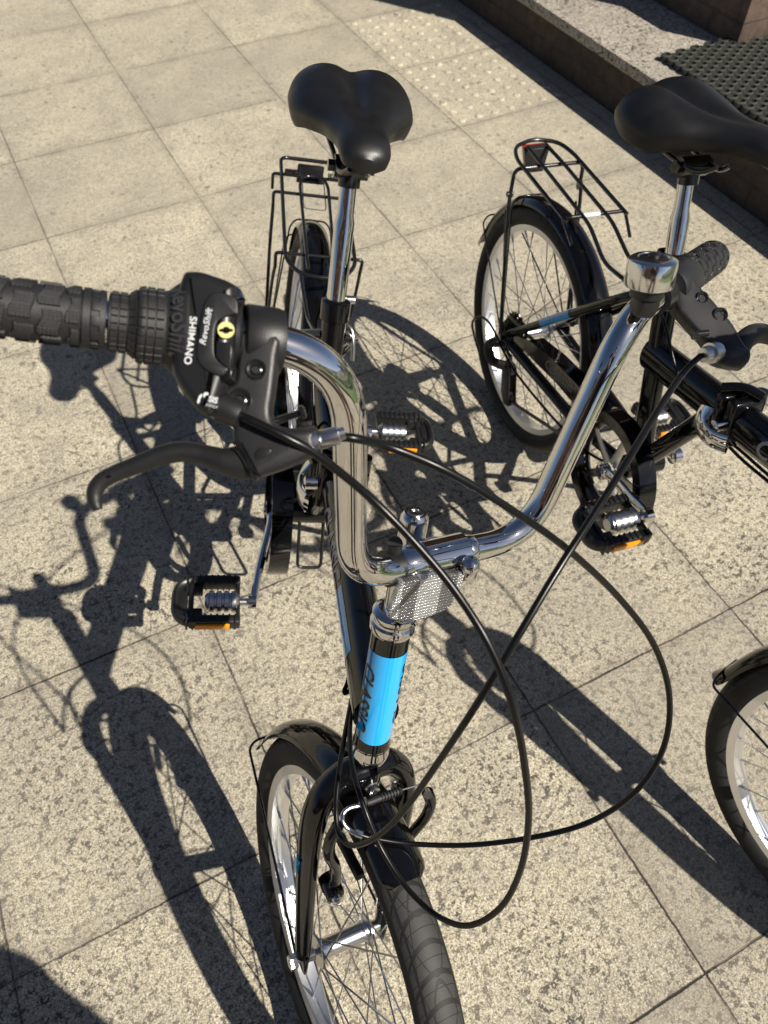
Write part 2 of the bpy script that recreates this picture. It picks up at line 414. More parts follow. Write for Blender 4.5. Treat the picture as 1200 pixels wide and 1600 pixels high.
# brick step wall with stone coping
brick_m = bpy.data.materials.new('old_brick'); brick_m.use_nodes = True
def brickify(m, c1, c2, mortar, rowh=.075, bw=.22, off=(0, 0, 0), swap=None):
    n = m.node_tree; b = n.nodes['Principled BSDF']; tc = n.nodes.new('ShaderNodeTexCoord'); mp = n.nodes.new('ShaderNodeMapping')
    mp.inputs['Location'].default_value = off
    if swap: mp.inputs['Rotation'].default_value = swap
    br = n.nodes.new('ShaderNodeTexBrick'); br.inputs['Scale'].default_value = 1; br.inputs['Brick Width'].default_value = bw; br.inputs['Row Height'].default_value = rowh
    br.inputs['Mortar Size'].default_value = .004; br.inputs['Mortar Smooth'].default_value = .3; br.inputs['Color1'].default_value = (*c1, 1); br.inputs['Color2'].default_value = (*c2, 1); br.inputs['Mortar'].default_value = (*mortar, 1)
    n.links.new(tc.outputs['Object'], mp.inputs[0]); n.links.new(mp.outputs[0], br.inputs['Vector'])
    nz = n.nodes.new('ShaderNodeTexNoise'); nz.inputs['Scale'].default_value = 22; nz.inputs['Detail'].default_value = 8; nz.inputs['Roughness'].default_value = .7
    n.links.new(tc.outputs['Object'], nz.inputs['Vector'])
    mx = n.nodes.new('ShaderNodeMix'); mx.data_type = 'RGBA'; mx.blend_type = 'MULTIPLY'; mx.inputs[0].default_value = .8
    rp = n.nodes.new('ShaderNodeValToRGB'); rp.color_ramp.elements[0].position = .3; rp.color_ramp.elements[0].color = (.35, .33, .3, 1); rp.color_ramp.elements[1].position = .7; rp.color_ramp.elements[1].color = (1.25, 1.2, 1.1, 1)
    n.links.new(nz.outputs[0], rp.inputs[0]); n.links.new(br.outputs['Color'], mx.inputs[6]); n.links.new(rp.outputs[0], mx.inputs[7]); n.links.new(mx.outputs[2], b.inputs['Base Color'])
    b.inputs['Roughness'].default_value = .9; bp = n.nodes.new('ShaderNodeBump'); bp.inputs['Strength'].default_value = .8; bp.inputs['Distance'].default_value = .004
    ad = n.nodes.new('ShaderNodeMath'); ad.operation = 'SUBTRACT'; n.links.new(nz.outputs[0], ad.inputs[0]); n.links.new(br.outputs['Fac'], ad.inputs[1])
    n.links.new(ad.outputs[0], bp.inputs['Height']); n.links.new(bp.outputs[0], b.inputs['Normal'])
# brick coords: want (along a, z): rotate so object y->x, z->y
brickify(brick_m, (.095, .068, .052), (.07, .052, .042), (.06, .052, .044), rowh=.0725, bw=.215, off=(.03, -.002, 0))
def brick_side(mb, o):                          # dedicated local frame: x along wall, y = height (object rotated upright)
    pass
def wall_panel(name, a0, a1, b0, b1, z0, z1, m, parent=None, bev=.003):
    """block whose long run is along A. local x = a, local y = z, local z = -b"""
    mb = MB(); box(mb, ((a0 + a1) / 2, (z0 + z1) / 2, -(b0 + b1) / 2), (a1 - a0, z1 - z0, b1 - b0), bev=bev)
    o = obj(name, mb, m, parent)
    ex = G(1, 0) ; ey = V((0, 0, 1)); ez = -G(0, 1)
    # columns = images of local axes
    o.matrix_world = M(((ex.x, ey.x, ez.x, 0), (ex.y, ey.y, ez.y, 0), (ex.z, ey.z, ez.z, 0), (0, 0, 0, 1)))
    return o
def emp(name, loc=(0, 0, 0)):
    o = bpy.data.objects.new(name, None); C.objects.link(o); o.empty_display_size = .1; o.location = loc; return o
e = emp('raised_step'); tag(e, 'low brown brick step edging a raised stone-topped landing, upper right', 'step')
wall_panel('brick_riser', -.6, 6.0, 1.885, 3.2, -.02, .143, brick_m, e)
wall_panel('coping', -.6, 6.0, 1.868, 3.22, .1435, .178, step_top_m, e, bev=.004)
e = emp('brick_wall'); tag(e, 'brown brick building wall standing on the landing behind the door mat', 'wall')
brick2 = bpy.data.materials.new('house_brick'); brick2.use_nodes = True
brickify(brick2, (.14, .10, .08), (.11, .078, .062), (.09, .078, .066), rowh=.0725, bw=.215, off=(0.02, -.03, 0))
wall_panel('wall', 1.995, 6.0, 2.30, 2.6, .4205, 2.6, brick2, e)
wall_panel('plinth', 1.885, 6.0, 2.238, 2.7, .1785, .420, brick2, e, bev=.006)
# rubber ring mat on landing
mat_m = mat('mat_rubber', (.028, .030, .024), .75, 0, noise=.5, nscale=30, bump=.5, bscale=200)
mb = MB(); p = .0335
for i in range(22):
    for j in range(17):
        b = 1.965 + .016 + i * p * .866; a = 1.42 + j * p + (i % 2) * p / 2
        if a > 1.93 or b > 2.6: continue
        o = V((b, a, .1795)); n8 = 8; vs = []; fs = []
        for k in range(n8):
            t = 2 * PI * (k + .5) / n8
            for (r, z) in ((.0178, 0), (.0178, .015), (.0118, .018), (.0118, 0)):
                vs.append((o.x + r * cos(t) + (.004 if z > .016 else 0), o.y + r * sin(t), o.z + z))
        for k in range(n8):
            l = (k + 1) % n8
            for q in range(3): fs.append([k * 4 + q, l * 4 + q, l * 4 + q + 1, k * 4 + q + 1])
        mb.add(vs, fs)
g = gridobj('door_mat', mb, mat_m); tag(g, 'black rubber honeycomb door mat lying on the raised landing', 'mat')

# ================================================================== BICYCLE
root = bpy.data.objects.new('bicycle', None); C.objects.link(root); root.empty_display_size = .2; root.matrix_world = POSE1
root['label'] = 'nearest black bicycle, its chrome handlebar, twist shifter and blue head tube in full view'; root['category'] = 'bicycle'
# ---- wheels (local: axis Y, centre origin)
def make_wheel(mtx, front):
    mb = MB(); prof = []
    rp = [(.198, -.006), (.199, -.0125), (.212, -.0145), (.2135, -.0125), (.2135, -.0115), (.2085, -.0105), (.206, 0)]
    loop = rp + [(r, -y) for r, y in rp[::-1][1:]]
    seg = 128; vs = []; fs = []; n = len(loop)
    for k in range(seg):
        a = 2 * PI * k / seg
        for r, y in loop: vs.append((r * cos(a), y, r * sin(a)))
    for k in range(seg):
        l = (k + 1) % seg
        for q in range(n):
            q2 = (q + 1) % n; fs.append([k * n + q, l * n + q, l * n + q2, k * n + q2])
    mb.add(vs, fs); wh = obj('wheel', mb, rimm, root, sharp=30); wh.matrix_local = mtx
    # tyre
    mb = MB(); seg = 256; m = 26; uv = []; vs = []; fs = []
    for k in range(seg):
        a = 2 * PI * k / seg
        for q in range(m):
            t = (q / (m - 1)); ph = -PI * .80 + t * PI * 1.60
            rr = .2275 + .0215 * cos(ph); yy = .0235 * sin(ph)
            vs.append((rr * cos(a), yy, rr * sin(a))); uv.append((k / seg, t))
    for k in range(seg):
        l = (k + 1) % seg
        for q in range(m - 1): fs.append([k * m + q, l * m + q, l * m + q + 1, k * m + q + 1])
    mb.add(vs, fs); mb.uv = uv; ty = obj('tyre', mb, tyre_m, wh, sharp=80)
    # hub
    mb = MB(); hw = .034
    lathe(mb, (0, -hw, 0), (0, 1, 0), [(0, .008), (0, .019), (.003, .019), (.004, .0125), (.012, .0115), (2 * hw - .012, .0115), (2 * hw - .004, .0125), (2 * hw - .003, .019), (2 * hw, .019), (2 * hw, .008)], 28)
    ax = .062 if front else .078
    lathe(mb, (0, -ax - .006, 0), (0, 1, 0), [(0, .004), (ax * 2 + .012, .004)], 12)
    for s in (-1, 1):
        lathe(mb, (0, s * ax, 0), (0, s, 0), [(-.002, .0088), (.006, .0088)], 6)
        lathe(mb, (0, s * (hw + .004), 0), (0, s, 0), [(0, .008), (.012, .007)], 16)
    obj('hub', mb, steel, wh)
    # valve
    mb = MB(); lathe(mb, (.165, 0, .0), (1, 0, 0), [(0, .0028), (.012, .0030), (.035, .0030)], 10); obj('valve', mb, rubber, wh)
    # spokes
    ns = 28; proto = []
    for q in range(4):
        side = -1 if q % 2 else 1; dr = 1 if q < 2 else -1
        mb = MB(); a = dr * math.radians(58)
        p0 = V((.0175 * cos(a), side * hw * .95, .0175 * sin(a))); p1 = V((.199, side * .003, 0))
        sweep(mb, [p0, p1], .00105, 6); lathe(mb, p1, (p0 - p1), [(0, .0021), (.014, .0019)], 6)
        proto.append(mb)
    pobj = {}
    for k in range(ns):
        q = k % 4
        if q not in pobj: o = obj('spoke', proto[q], steel, wh); pobj[q] = o
        else: o = pobj[q].copy(); C.objects.link(o)
        o.matrix_local = M.Rotation(-2 * PI * k / ns, 4, 'Y')
    if not front:
        mb = MB()
        for i, r in enumerate((.045, .040, .035, .030, .026, .022)):
            nt_ = int(r * 2 * PI / .0127); pr = []
            y = -.038 - i * .0045; vs = []; fs = []; sg = nt_ * 4
            for k in range(sg):
                a = 2 * PI * k / sg; rr = r + (.003 if (k % 4) < 2 else -.001)
                for yy in (y - .001, y + .001): vs.append((rr * cos(a), yy, rr * sin(a)))
            for k in range(sg):
                l = (k + 1) % sg; fs.append([2 * k, 2 * l, 2 * l + 1, 2 * k + 1])
            fs.append([2 * k for k in range(sg)]); fs.append([2 * k + 1 for k in range(sg)][::-1]); mb.add(vs, fs)
        obj('sprocket', mb, mat('dark_steel', (.06, .055, .05), .35, .9), wh, smooth=False)
    return wh
rear_w = make_wheel(M.Translation((0, 0, .25)), False)
WC = S(.015, 0, -.417)
fm = M(((sf.x, sl.x, su.x, WC.x), (sf.y, sl.y, su.y, WC.y), (sf.z, sl.z, su.z, WC.z), (0, 0, 0, 1)))
front_w = make_wheel(fm @ M.Rotation(math.radians(11), 4, 'Y'), True)
# ---- frame
mb = MB()
MT = [V((.325, 0, .468)), V((.53, 0, .515)), V((.885, 0, .603))]
sweep(mb, cr(MT, 10), [(.029, .0225)] * 21, 24, ref=(0, 0, 1))
BBP = V((.405, 0, .290)); ST = V((.2867, 0, .612))
sweep(mb, [BBP, ST], .0172, 24)
sweep(mb, [(.412, 0, .31), (.485, 0, .487)], .0155, 20)
lathe(mb, BBP + V((0, -.036, 0)), (0, 1, 0), [(0, .021), (.072, .021)], 24)
for s in (-1, 1):
    sweep(mb, fil([(.395, s * .022, .285), (.30, s * .045, .272), (.0, s * .064, .25)], .05), .0105, 14)
    sweep(mb, fil([(.300, s * .012, .572), (.262, s * .042, .535), (.0, s * .064, .255)], .03), .0082, 14)
    box(mb, (0.004, s * .066, .252), (.05, .005, .034), bev=.002)
sweep(mb, [(.30, -.045, .2715), (.30, .045, .2715)], .007, 10)
lathe(mb, SH - su * .092, su, [(0, .0188), (.005, .0178), (.140, .0178), (.145, .0188)], 32)
frame = obj('frame', mb, paint, root)
# sticker and head tube decal
def wrap(o, d, x, r):       # returns fn mapping (s along d, t around) ; x = facing direction at t=0
    d = V(d).normalized(); x = (V(x) - d * V(x).dot(d)).normalized(); y = d.cross(x)
    return lambda s, t: V(o) + d * s + (x * cos(t / r) + y * sin(t / r)) * r
facef = V((sf0 + VIEW * .0)).normalized()
hd = wrap(SH, -su, facef, .0181)
mb = MB(); vs = []; fs = []; nS, nT = 12, 30; T0 = 1.5 * .0181
for i in range(nS + 1):
    for j in range(nT + 1): 
        tt = -T0 + 2 * T0 * j / nT; e_ = .004 * (abs(tt) / T0) ** 2
        vs.append(hd(-.034 + (.112 - e_) * i / nS, tt))
for i in range(nS):
    for j in range(nT): fs.append([i * (nT + 1) + j, i * (nT + 1) + j + 1, (i + 1) * (nT + 1) + j + 1, (i + 1) * (nT + 1) + j])
mb.add(vs, fs); obj('head_tube_decal', mb, blue, frame)
hd2 = wrap(SH, -su, facef, .01835)
lettering('CLASSIC', .0215, lambda x, y: hd2(.022 + x, .0215 - y), ink, frame, shear=.25, bold=.0005, sub=.0015)
lettering('CLASSIC', .0215, lambda x, y: hd2(.022 - x, -.0240 + y), ink, frame, shear=.25, bold=.0005, sub=.0015)
# ---- stem, headset, quill
mb = MB()
lathe(mb, SH + su * .052, su, [(0, .0185), (.004, .0205), (.010, .0205), (.012, .0185), (.015, .0185), (.017, .0198), (.021, .0198), (.0235, .017), (.024, .012)], 40)
hst = obj('headset', mb, chrome, root); mb = MB(); lathe(mb, SH - su * .112, su, [(0, .0165), (.004, .0195), (.011, .0195), (.015, .0185), (.022, .0185)], 40)
obj('lower_cup', mb, chrome, hst)
mb = MB()
BC = L(690, 868, .607)                                # bar centre
barax = (L(748, 858, .6235) - L(640, 884, .590)).normalized()
qt = S(.004, 0, .176)
lathe(mb, S(.004, 0, .05), su, [(0, .0125), (.095, .0125), (.105, .0118), (.122, .0118), (.125, .0112), (.128, .009)], 32)
obj_st = None
# neck from quill to clamp
neck0 = S(.004, 0, .143); 
sweep(mb, cr([neck0 - sf * .004, neck0 + sf * .010 - su * .001, BC - (BC - neck0).normalized() * .008], 6), [(.017, .014), (.0165, .0135), (.016, .013), (.0155, .013), (.015, .013), (.0145, .013)] + [(.014, .016)] * 7, 24, ref=su)
lathe(mb, BC - barax * .021, barax, [(0, .0135), (.0015, .0148), (.0405, .0148), (.042, .0135)], 40)
lathe(mb, BC - barax * .040, barax, [(0, .0128), (.001, .0135), (.0185, .0135), (.0192, .0128)], 40)
stem = obj('stem', mb, chrome, root)
mb = MB(); bp_ = L(735, 884, .598); lathe(mb, bp_ + dirL((0, .1, -1)) * .012, -dirL((0, .1, -1)), [(0, .0065), (.004, .0075), (.012, .0078), (.0165, .0068), (.019, .004), (.0195, 0)], 24)
box(mb, bp_ + dirL((0, .1, -1)) * .013, (.012, .012, .012), bev=.003)
obj('clamp_bolt', mb, chrome, stem)
mb = MB(); lathe(mb, S(.004, 0, .1775), su, [(0, .0065), (.0016, .0065), (.0018, .0035), (-.0, .0033)], 24); obj('bolt_head', mb, steel, stem)
# ---- handlebar
BP = [L(-120, 464.5, .364), L(545, 550, .433), L(549, 908, .559), BC, L(823, 838, .654), L(984, 492, .570), L(1112, 403, .713)]
bpts = []
pp = fil(BP, [0, .052, .050, .0, .055, .045, 0], 14)
mb = MB(); sweep(mb, pp, .0108, 32); bar = obj('handlebar', mb, chrome, root, sharp=60)
for sgn, a in ((1, .0215), (-1, .0425)):
    mb = MB(); lathe(mb, BC + barax * a * sgn, barax * sgn, [(0, .0114), (.0008, .0118), (.007, .0118), (.0078, .0112)], 40, fn=lambda t, a: .0002 * (1 if int(a / PI * 30) % 2 else 0))
    obj('knurled_ring', mb, chrome, bar)
def on_line(P, Q, u):                                  # point of line PQ seen at pixel column u
    lo, hi = -.3, 1.3
    def px(p): q = POSE1 @ p - CAM; return 600 + FPX * q.dot(Xw) / q.dot(Fw)
    for _ in range(50):
        m_ = (lo + hi) / 2
        if (px(P + (Q - P) * m_) < u) == (px(Q) > px(P)): lo = m_
        else: hi = m_
    return P + (Q - P) * lo
GA, GB = BP[0], BP[1]; gd = (GB - GA).normalized()
def gt(u): return (on_line(GA, GB, u) - GA).dot(gd)
kx, ky = perp(gd)
def angref():                                          # angle on lathe where surface faces viewer
    v = VIEW - gd * VIEW.dot(gd); return math.atan2(v.dot(ky), v.dot(kx))
AV = angref()
# rubber grip with raised blocks
t0, t1, t2 = -.012, gt(127), gt(166)
def gripfn(t, a):
    a = a - AV; c = .0
    if t < t1 and t > .0:
        per = .0125; row = int(t // per) ; q = (t % per) / per
        k = (a / (2 * PI) * 6 + (.5 if row % 2 else 0)) % 1
        wob = .22 * sin(k * 2 * PI)
        if .10 + wob * .5 < q < .84 + wob * .3 and .08 < k < .92: c = .0012 + (.00028 * (1 if (int(t / .0009) + int(a / .045)) % 2 else 0))
        if abs(abs(((a + PI) % (2 * PI)) - PI) - 1.45) < .09: c = -.0003
    return c
prof = [(t0, .0), (t0, .0125), (t0 + .001, .0142)]
nn = 330
for i in range(nn + 1): prof.append((0.0 + (t1 - 0.0) * i / nn, .0136))
prof += [(t1 + .0006, .0137), (t1 + .001, .0150), (t1 + .0045, .0150), (t1 + .005, .0138), (t2 - .0030, .0138), (t2 - .0028, .0148), (t2 - .0002, .0146), (t2, .0118)]
mb = MB(); lathe(mb, GA, gd, prof, 200, fn=gripfn); gl = obj('grip', mb, rubber, root, sharp=30)
mb = MB()
for k in range(12):
    a = AV + 2 * PI * (k + .5) / 12; ex = kx * cos(a) + ky * sin(a); ey = gd.cross(ex)
    R = M((ex, ey, gd)).transposed(); box(mb, GA + gd * ((t1 + t2) / 2 + .0012) + ex * .0140, (.0012, .0048, .0042), R, bev=.0003)
obj('grip_block', mb, rubber, gl)
# twist grip
ta, tb, tc_, td, te = gt(170), gt(178), gt(206), gt(216), gt(256)
tf = gt(288)
def twfn(t, a):
    if ta + .001 < t < te - .001:
        q = ((t - ta) / .0043) % 1; k = ((a - AV) / (2 * PI) * 26) % 1
        if q > .17 and k > .14: return .0009
    return 0
prof = [(ta - .0005, .012), (ta, .0140)]
for i in range(181):
    t = ta + (te - ta) * i / 180
    s = min(1, max(0, (t - gt(198)) / (gt(222) - gt(198)))); s = s * s * (3 - 2 * s)
    prof.append((t, .0143 + .0043 * s))
prof += [(te + .0004, .0188), (te + (tf - te) * .15, .0192), (te + (tf - te) * .45, .0222), (te + (tf - te) * .75, .0245), (tf - .001, .0252), (tf, .0245), (tf + .001, .020)]
mb = MB(); lathe(mb, GA, gd, prof, 208, fn=twfn); tw = obj('twist_grip', mb, rubber, root, sharp=30)
r_em = .0243
def emb(x, y):      # x along text (down the image), y toward image right
    a = AV + 0.0; rr = .0226 + (y) * .55 + .0010
    t_ = te + (tf - te) * .55 + y
    vdown = dirL(-Uw); vd = vdown - gd * vdown.dot(gd); phi = math.atan2(vd.dot(ky), vd.dot(kx))
    sg = 1 if ((phi - AV + PI) % (2 * PI) - PI) > 0 else -1
    aa = AV + sg * (x / .024 + .0)
    return GA + gd * t_ + (kx * cos(aa) + ky * sin(aa)) * rr
lettering('RevoShift', .0105, emb, mat('embossed_rubber', (.035, .035, .036), .45), tw, name='embossed_lettering', bold=.0002, sub=.0015)
# ---- shifter body
def poly(pts, w): return [L(u, v, w) for u, v in pts]
sh_out = [(297, 443), (309, 437), (333, 440), (370, 456), (377, 466), (376, 492), (373, 530), (369, 575), (362, 596), (357, 612), (352, 628), (343, 652), (331, 654), (308, 634), (289, 607), (280, 583), (282, 530), (287, 480)]
WS = .404
mb = MB(); rprism(mb, poly(sh_out, WS - .002), -VIEW * .036, .0055, 5, 3)
# raised central boss and gear tube around the bar
lathe(mb, GA, gd, [(gt(284), .012), (gt(284), .0190), (gt(300), .0190), (gt(366), .0185), (gt(372), .017), (gt(373), .012)], 40)
shf = obj('shifter', mb, plastic2, root, sharp=50)
ctr = L(300, 441, WS)
mb = MB(); sweep(mb, cr([L(299, 452, WS - .014), L(303, 441, WS - .010), L(318, 438, WS-.009), L(345, 443, WS-.009), L(370, 456, WS-.009), L(377, 470, WS - .013)], 8), [(.0022 + .0035 * sin(PI * min(1, i / 40)), .0022) for i in range(41)], 14, ref=VIEW); obj('chrome_trim', mb, chrome, shf)
mb = MB(); prism(mb, poly([(318, 478), (330, 460), (345, 457), (369, 467), (372, 490), (366, 492), (347, 498), (337, 510), (335, 545), (338, 560), (350, 571), (357, 577), (345, 588), (322, 578), (308, 560), (311, 520)], WS - .0200), -VIEW * .0022, bev=.0009, seg=3, smooth=3)
obj('raised_panel', mb, plastic, shf, sharp=50)
mb = MB(); prism(mb, poly([(338, 534), (361, 535), (363, 545), (360, 579), (349, 570), (338, 558)], WS - .0212), -VIEW * .0012, bev=.0005); obj('cover_plate', mb, plastic2, shf)
mb = MB(); prism(mb, poly([(352, 576), (368, 574), (366, 596), (352, 600), (345, 592)], WS - .0125), -VIEW * .014, bev=.001); obj('cable_port', mb, ink, shf)
def flat(cx, cy, wd, ang, k=1):                        # text plane facing the lens direction
    c = L(cx, cy, wd); X_ = dirL(Xw * cos(ang) - Uw * sin(ang)); Y_ = dirL(Xw * sin(ang) + Uw * cos(ang)); return lambda x, y: c + X_ * x * k + Y_ * y * k
WT = WS - .0201
lettering('SHIMANO', .0052, flat(297, 532, WT, math.radians(97)), white, shf, bold=.00012, space=1.04)
lettering('RevoShift', .0045, flat(322, 511, WS - .0213, math.radians(-79)), white, shf, shear=.3, bold=.00006, space=1.05)
lettering('SIS', .0040, flat(333, 625, WT, math.radians(14)), white, shf, bold=.00015)
lettering('INDEX', .0019, flat(331, 634.5, WT, math.radians(14)), white, shf, space=1.1)
mb = MB()
for q in ([(308, 627), (311, 619), (315, 615), (316, 619), (313, 623), (312, 629), (309, 631)], [(317, 617), (320, 613), (325, 613), (326, 617), (321, 618), (319, 622)]):
    prism(mb, poly(q, WT), -VIEW * .0002)
obj('printed_emblem', mb, white, shf)
mb = MB(); lathe(mb, L(353.5, 516, WS - .0209), VIEW, [(0, .0041), (.0007, .0041)], 36); obj('round_sticker', mb, yellow, shf)
mb = MB(); prism(mb, poly([(343, 514), (348, 513.5), (351, 510.5), (356, 510.5), (359, 513.5), (364, 514), (364, 518), (359, 518.5), (356, 521), (351, 521), (348, 518.5), (343, 518)], WS - .02185), -VIEW * .0002); obj('sticker_print', mb, ink, shf)
# ---- right brake lever
mb = MB(); lathe(mb, GA, gd, [(gt(379), .0125), (gt(379), .0172), (gt(382), .0182), (gt(430), .0182), (gt(439), .0172), (gt(441), .0125)], 48)
lb = [(378, 520), (436, 528), (436, 560), (430, 615), (426, 642), (430, 660), (450, 670), (489, 673), (493, 690), (498, 707), (478, 719), (443, 734), (410, 745), (397, 751), (384, 715), (368, 690), (366, 664), (362, 640), (350, 625), (358, 606), (370, 594), (375, 560)]
WB = .4075
mb2 = MB(); rprism(mb2, poly(lb, WB), -VIEW * .015, .0036, 4, 3); mb.add(mb2.v, mb2.f)
ad = (L(489, 690, WB) - L(450, 700, WB)).normalized()
lathe(mb, L(452, 698, WB + .001), ad, [(0, .009), (.006, .0085), (.0155, .0072), (.0165, .006)], 24)
brk = obj('brake_bracket', mb, plastic, root, sharp=50)
for (u, v, r) in ((401, 578, .0054), (376, 626, .0062)):
    mb = MB(); lathe(mb, L(u, v, WB - .0070), VIEW, [(0, r), (.0012, r), (.0016, r * .9), (.0012, r * .66), (.0004, r * .62)], 28, close=False); lathe(mb, L(u, v, WB - .0072), VIEW, [(0, r * .62), (.0008, r * .55), (.0012, r * .4), (-.001, r * .32)], 12, close=False)
    obj('screw', mb, wire_b, brk)
mb = MB(); prism(mb, poly([(398, 708), (404, 700), (420, 700), (424, 704), (420, 712), (404, 718), (399, 716)], WB - .0076), -VIEW * .0008, bev=.0003); obj('moulded_badge', mb, plastic2, brk)
mb = MB(); gp = [L(366, 690, WB - .0076), L(400, 750, WB - .0076)]; sweep(mb, gp, .0005, 6); sweep(mb, [L(378, 692, WB - .0077), L(408, 747, WB - .0077)], .0004, 6); obj('seam', mb, ink, brk)
cl = [(153, 796, 15), (148, 782, 23), (149, 766, 26), (160, 751, 27), (180, 740, 27), (205, 730, 28), (235, 718, 31), (262, 709, 33), (290, 706, 32), (318, 711, 33), (345, 719, 40), (370, 722, 52), (392, 722, 54)]
cpts = [L(u, v, .4085) for i, (u, v, _) in enumerate(cl)]; cp2 = cr(cpts, 6); rads = []
wds = [c[2] * .4085 / FPX / 2 for c in cl]
for i in range(len(cp2)):
    q = i / 6; k = min(int(q), len(wds) - 2); f_ = q - k; r_ = wds[k] * (1 - f_) + wds[k + 1] * f_; rads.append((min(.0062, r_ * .9), r_))
mb = MB(); sweep(mb, cp2, rads, 24, ref=VIEW); lv = obj('brake_lever', mb, lever_m, brk, sharp=70)
mb = MB(); lathe(mb, L(171, 744, .4030), VIEW, [(-.001, .0008), (.0006, .0008)], 10); obj('pin_hole', mb, ink, brk)
mb = MB(); a0_ = L(486, 691, WB)
lathe(mb, a0_, ad, [(0, .0062), (0, .0070), (.0042, .0070), (.0045, .0046), (.0055, .0050), (.0150, .0047), (.0152, .0036), (.0185, .0034)], 24, fn=lambda t, a: (.0002 if int(a / PI * 14) % 2 else 0) if t > .005 else (-.0003 * (1 if int(a / PI * 6) % 2 else 0)))
obj('cable_adjuster', mb, alu, brk)
# reach screw with thread
mb = MB(); p0 = L(430, 658, .415); p1 = L(470, 645, .415); d_ = (p1 - p0).normalized(); ln = (p1 - p0).length
prof = []; nn = 60
for i in range(nn): prof.append((ln * i / nn, .0017 + (.0005 if i % 4 < 2 else 0)))
prof += [(ln, .0036), (ln + .002, .0036), (ln + .0026, .0024)]; lathe(mb, p0, d_, prof, 14); obj('reach_screw', mb, wire_b, brk)
# shifter cable neck
mb = MB(); nd = (L(385, 652, .396) - L(340, 632, .398)).normalized()
lathe(mb, L(347, 637, .398), nd, [(0, .0078), (.006, .0074), (.0105, .0068), (.0115, .0064)], 28); obj('cable_neck', mb, plastic, shf)
# ---- left side: bell, brake, grip
LA, LB = BP[5], BP[6]; ld = (LB - LA).normalized()
def lt(u): return (on_line(LA, LB, u) - LA).dot(ld)
q0, q1 = lt(1067), (LB - LA).length + .004
kx2, ky2 = perp(ld); v_ = VIEW - ld * VIEW.dot(ld); AV2 = math.atan2(v_.dot(ky2), v_.dot(kx2))
def grip2(t, a):
    a = a - AV2; per = .0118; row = int(t // per); q = (t % per) / per
    if t > q1 - .006 or t < q0 + .005: return 0
    k = (a / (2 * PI) * 7 + (.5 if row % 2 else 0)) % 1; wob = .2 * sin(k * 2 * PI)
    return .0014 if .1 + wob * .5 < q < .85 + wob * .4 and .06 < k < .94 else 0
prof = [(q0 - .001, .0115), (q0, .0155)] + [(q0 + .001 + (q1 - q0 - .003) * i / 150, .0145) for i in range(151)] + [(q1, .0145), (q1 + .002, .011), (q1 + .0025, .0)]
mb = MB(); lathe(mb, LA, ld, prof, 144, fn=grip2); obj('grip', mb, rubber, root, sharp=30)
bc_ = L(1011, 456, .560); bup = dirL((.0, .33, 1)).normalized()
mb = MB(); lathe(mb, bc_ + bup * .006, bup, [(-.001, .0160), (-.001, .0172), (-.0004, .0176), (.0145, .0176), (.0172, .0170), (.0186, .0150), (.0190, .0112), (.0180, .0105)], 48)
bell = obj('bell', mb, mat('polished_aluminium', (.74, .74, .73), .13, 1, rvar=.08), root)
mb = MB(); lathe(mb, bc_ + bup * .0240, bup, [(0, .0100), (.0008, .0098), (.0015, .0060), (.0012, .0045), (.0030, .0040), (.0034, .003), (.0034, 0)], 28); lathe(mb, bc_ - bup * .003, bup, [(0, .012), (.002, .0120), (.008, .0128), (.009, .012)], 32)
box(mb, bc_ - bup * .009, (.017, .017, .016), bev=.004)
obj('bell_base', mb, plastic2, bell)
mb = MB(); tq = lt(1030); lathe(mb, LA, ld, [(lt(1022), .0112), (lt(1022), .0135), (lt(1034), .0135), (lt(1034), .0112)], 36); obj('bell_clamp', mb, plastic2, bell)
mb = MB(); lathe(mb, LA, ld, [(lt(1040), .0112), (lt(1040), .0165), (lt(1042), .0178), (lt(1066), .0178), (lt(1069), .0165), (lt(1069), .0112)], 40)
WL = .628
ol = [(1052, 440), (1058, 430), (1075, 432), (1092, 455), (1108, 472), (1125, 492), (1140, 510), (1157, 540), (1167, 552), (1165, 567), (1152, 577), (1132, 575), (1110, 566), (1098, 540), (1080, 520), (1062, 500), (1050, 482)]
tilt = dirL((0.25, -.25, -.35)).normalized()
mb2 = MB(); rprism(mb2, [L(u, v, WL - (v - 450) * .00012) for u, v in ol], -VIEW * .017, .0040, 4, 3); mb.add(mb2.v, mb2.f)
ad2 = (L(1090, 557, .60) - L(1135, 545, .612)).normalized()
lathe(mb, L(1160, 560, .618), (L(1110, 552, .612) - L(1160, 560, .618)).normalized(), [(0, .008), (.003, .0105), (.022, .0100), (.024, .008)], 28)
brk2 = obj('brake_bracket', mb, plastic, root, sharp=50)
for (u, v, r) in ((1096, 466, .005), (1124, 493, .006)):
    mb = MB(); lathe(mb, L(u, v, WL - .0070 - (v - 450) * .00012), VIEW, [(0, r), (.0022, r), (.0026, r * .85), (.0020, r * .6), (.0012, r * .5)], 24, close=False); obj('screw', mb, wire_b, brk2)
ad2 = (L(1088, 558, .600) - L(1118, 550, .609)).normalized()
mb = MB(); lathe(mb, L(1121, 549, .609), ad2, [(0, .0075), (.004, .0082), (.009, .0082), (.0092, .0062), (.0098, .0062), (.0165, .0056), (.017, .0040)], 24, fn=lambda t, a: (.0003 if int(a / PI * 12) % 2 else 0)); obj('cable_adjuster', mb, alu, brk2)
pl_ = [(1155, 545, .63), (1165, 530, .635), (1182, 521, .645), (1205, 524, .66), (1240, 534, .68), (1275, 535, .71), (1320, 520, .74), (1345, 525, .75)]
mb = MB(); sweep(mb, cr([L(*p_) for p_ in pl_], 6), [(.0055, .0085)] * 43, 20, ref=VIEW); obj('brake_lever', mb, lever_m, brk2, sharp=70)
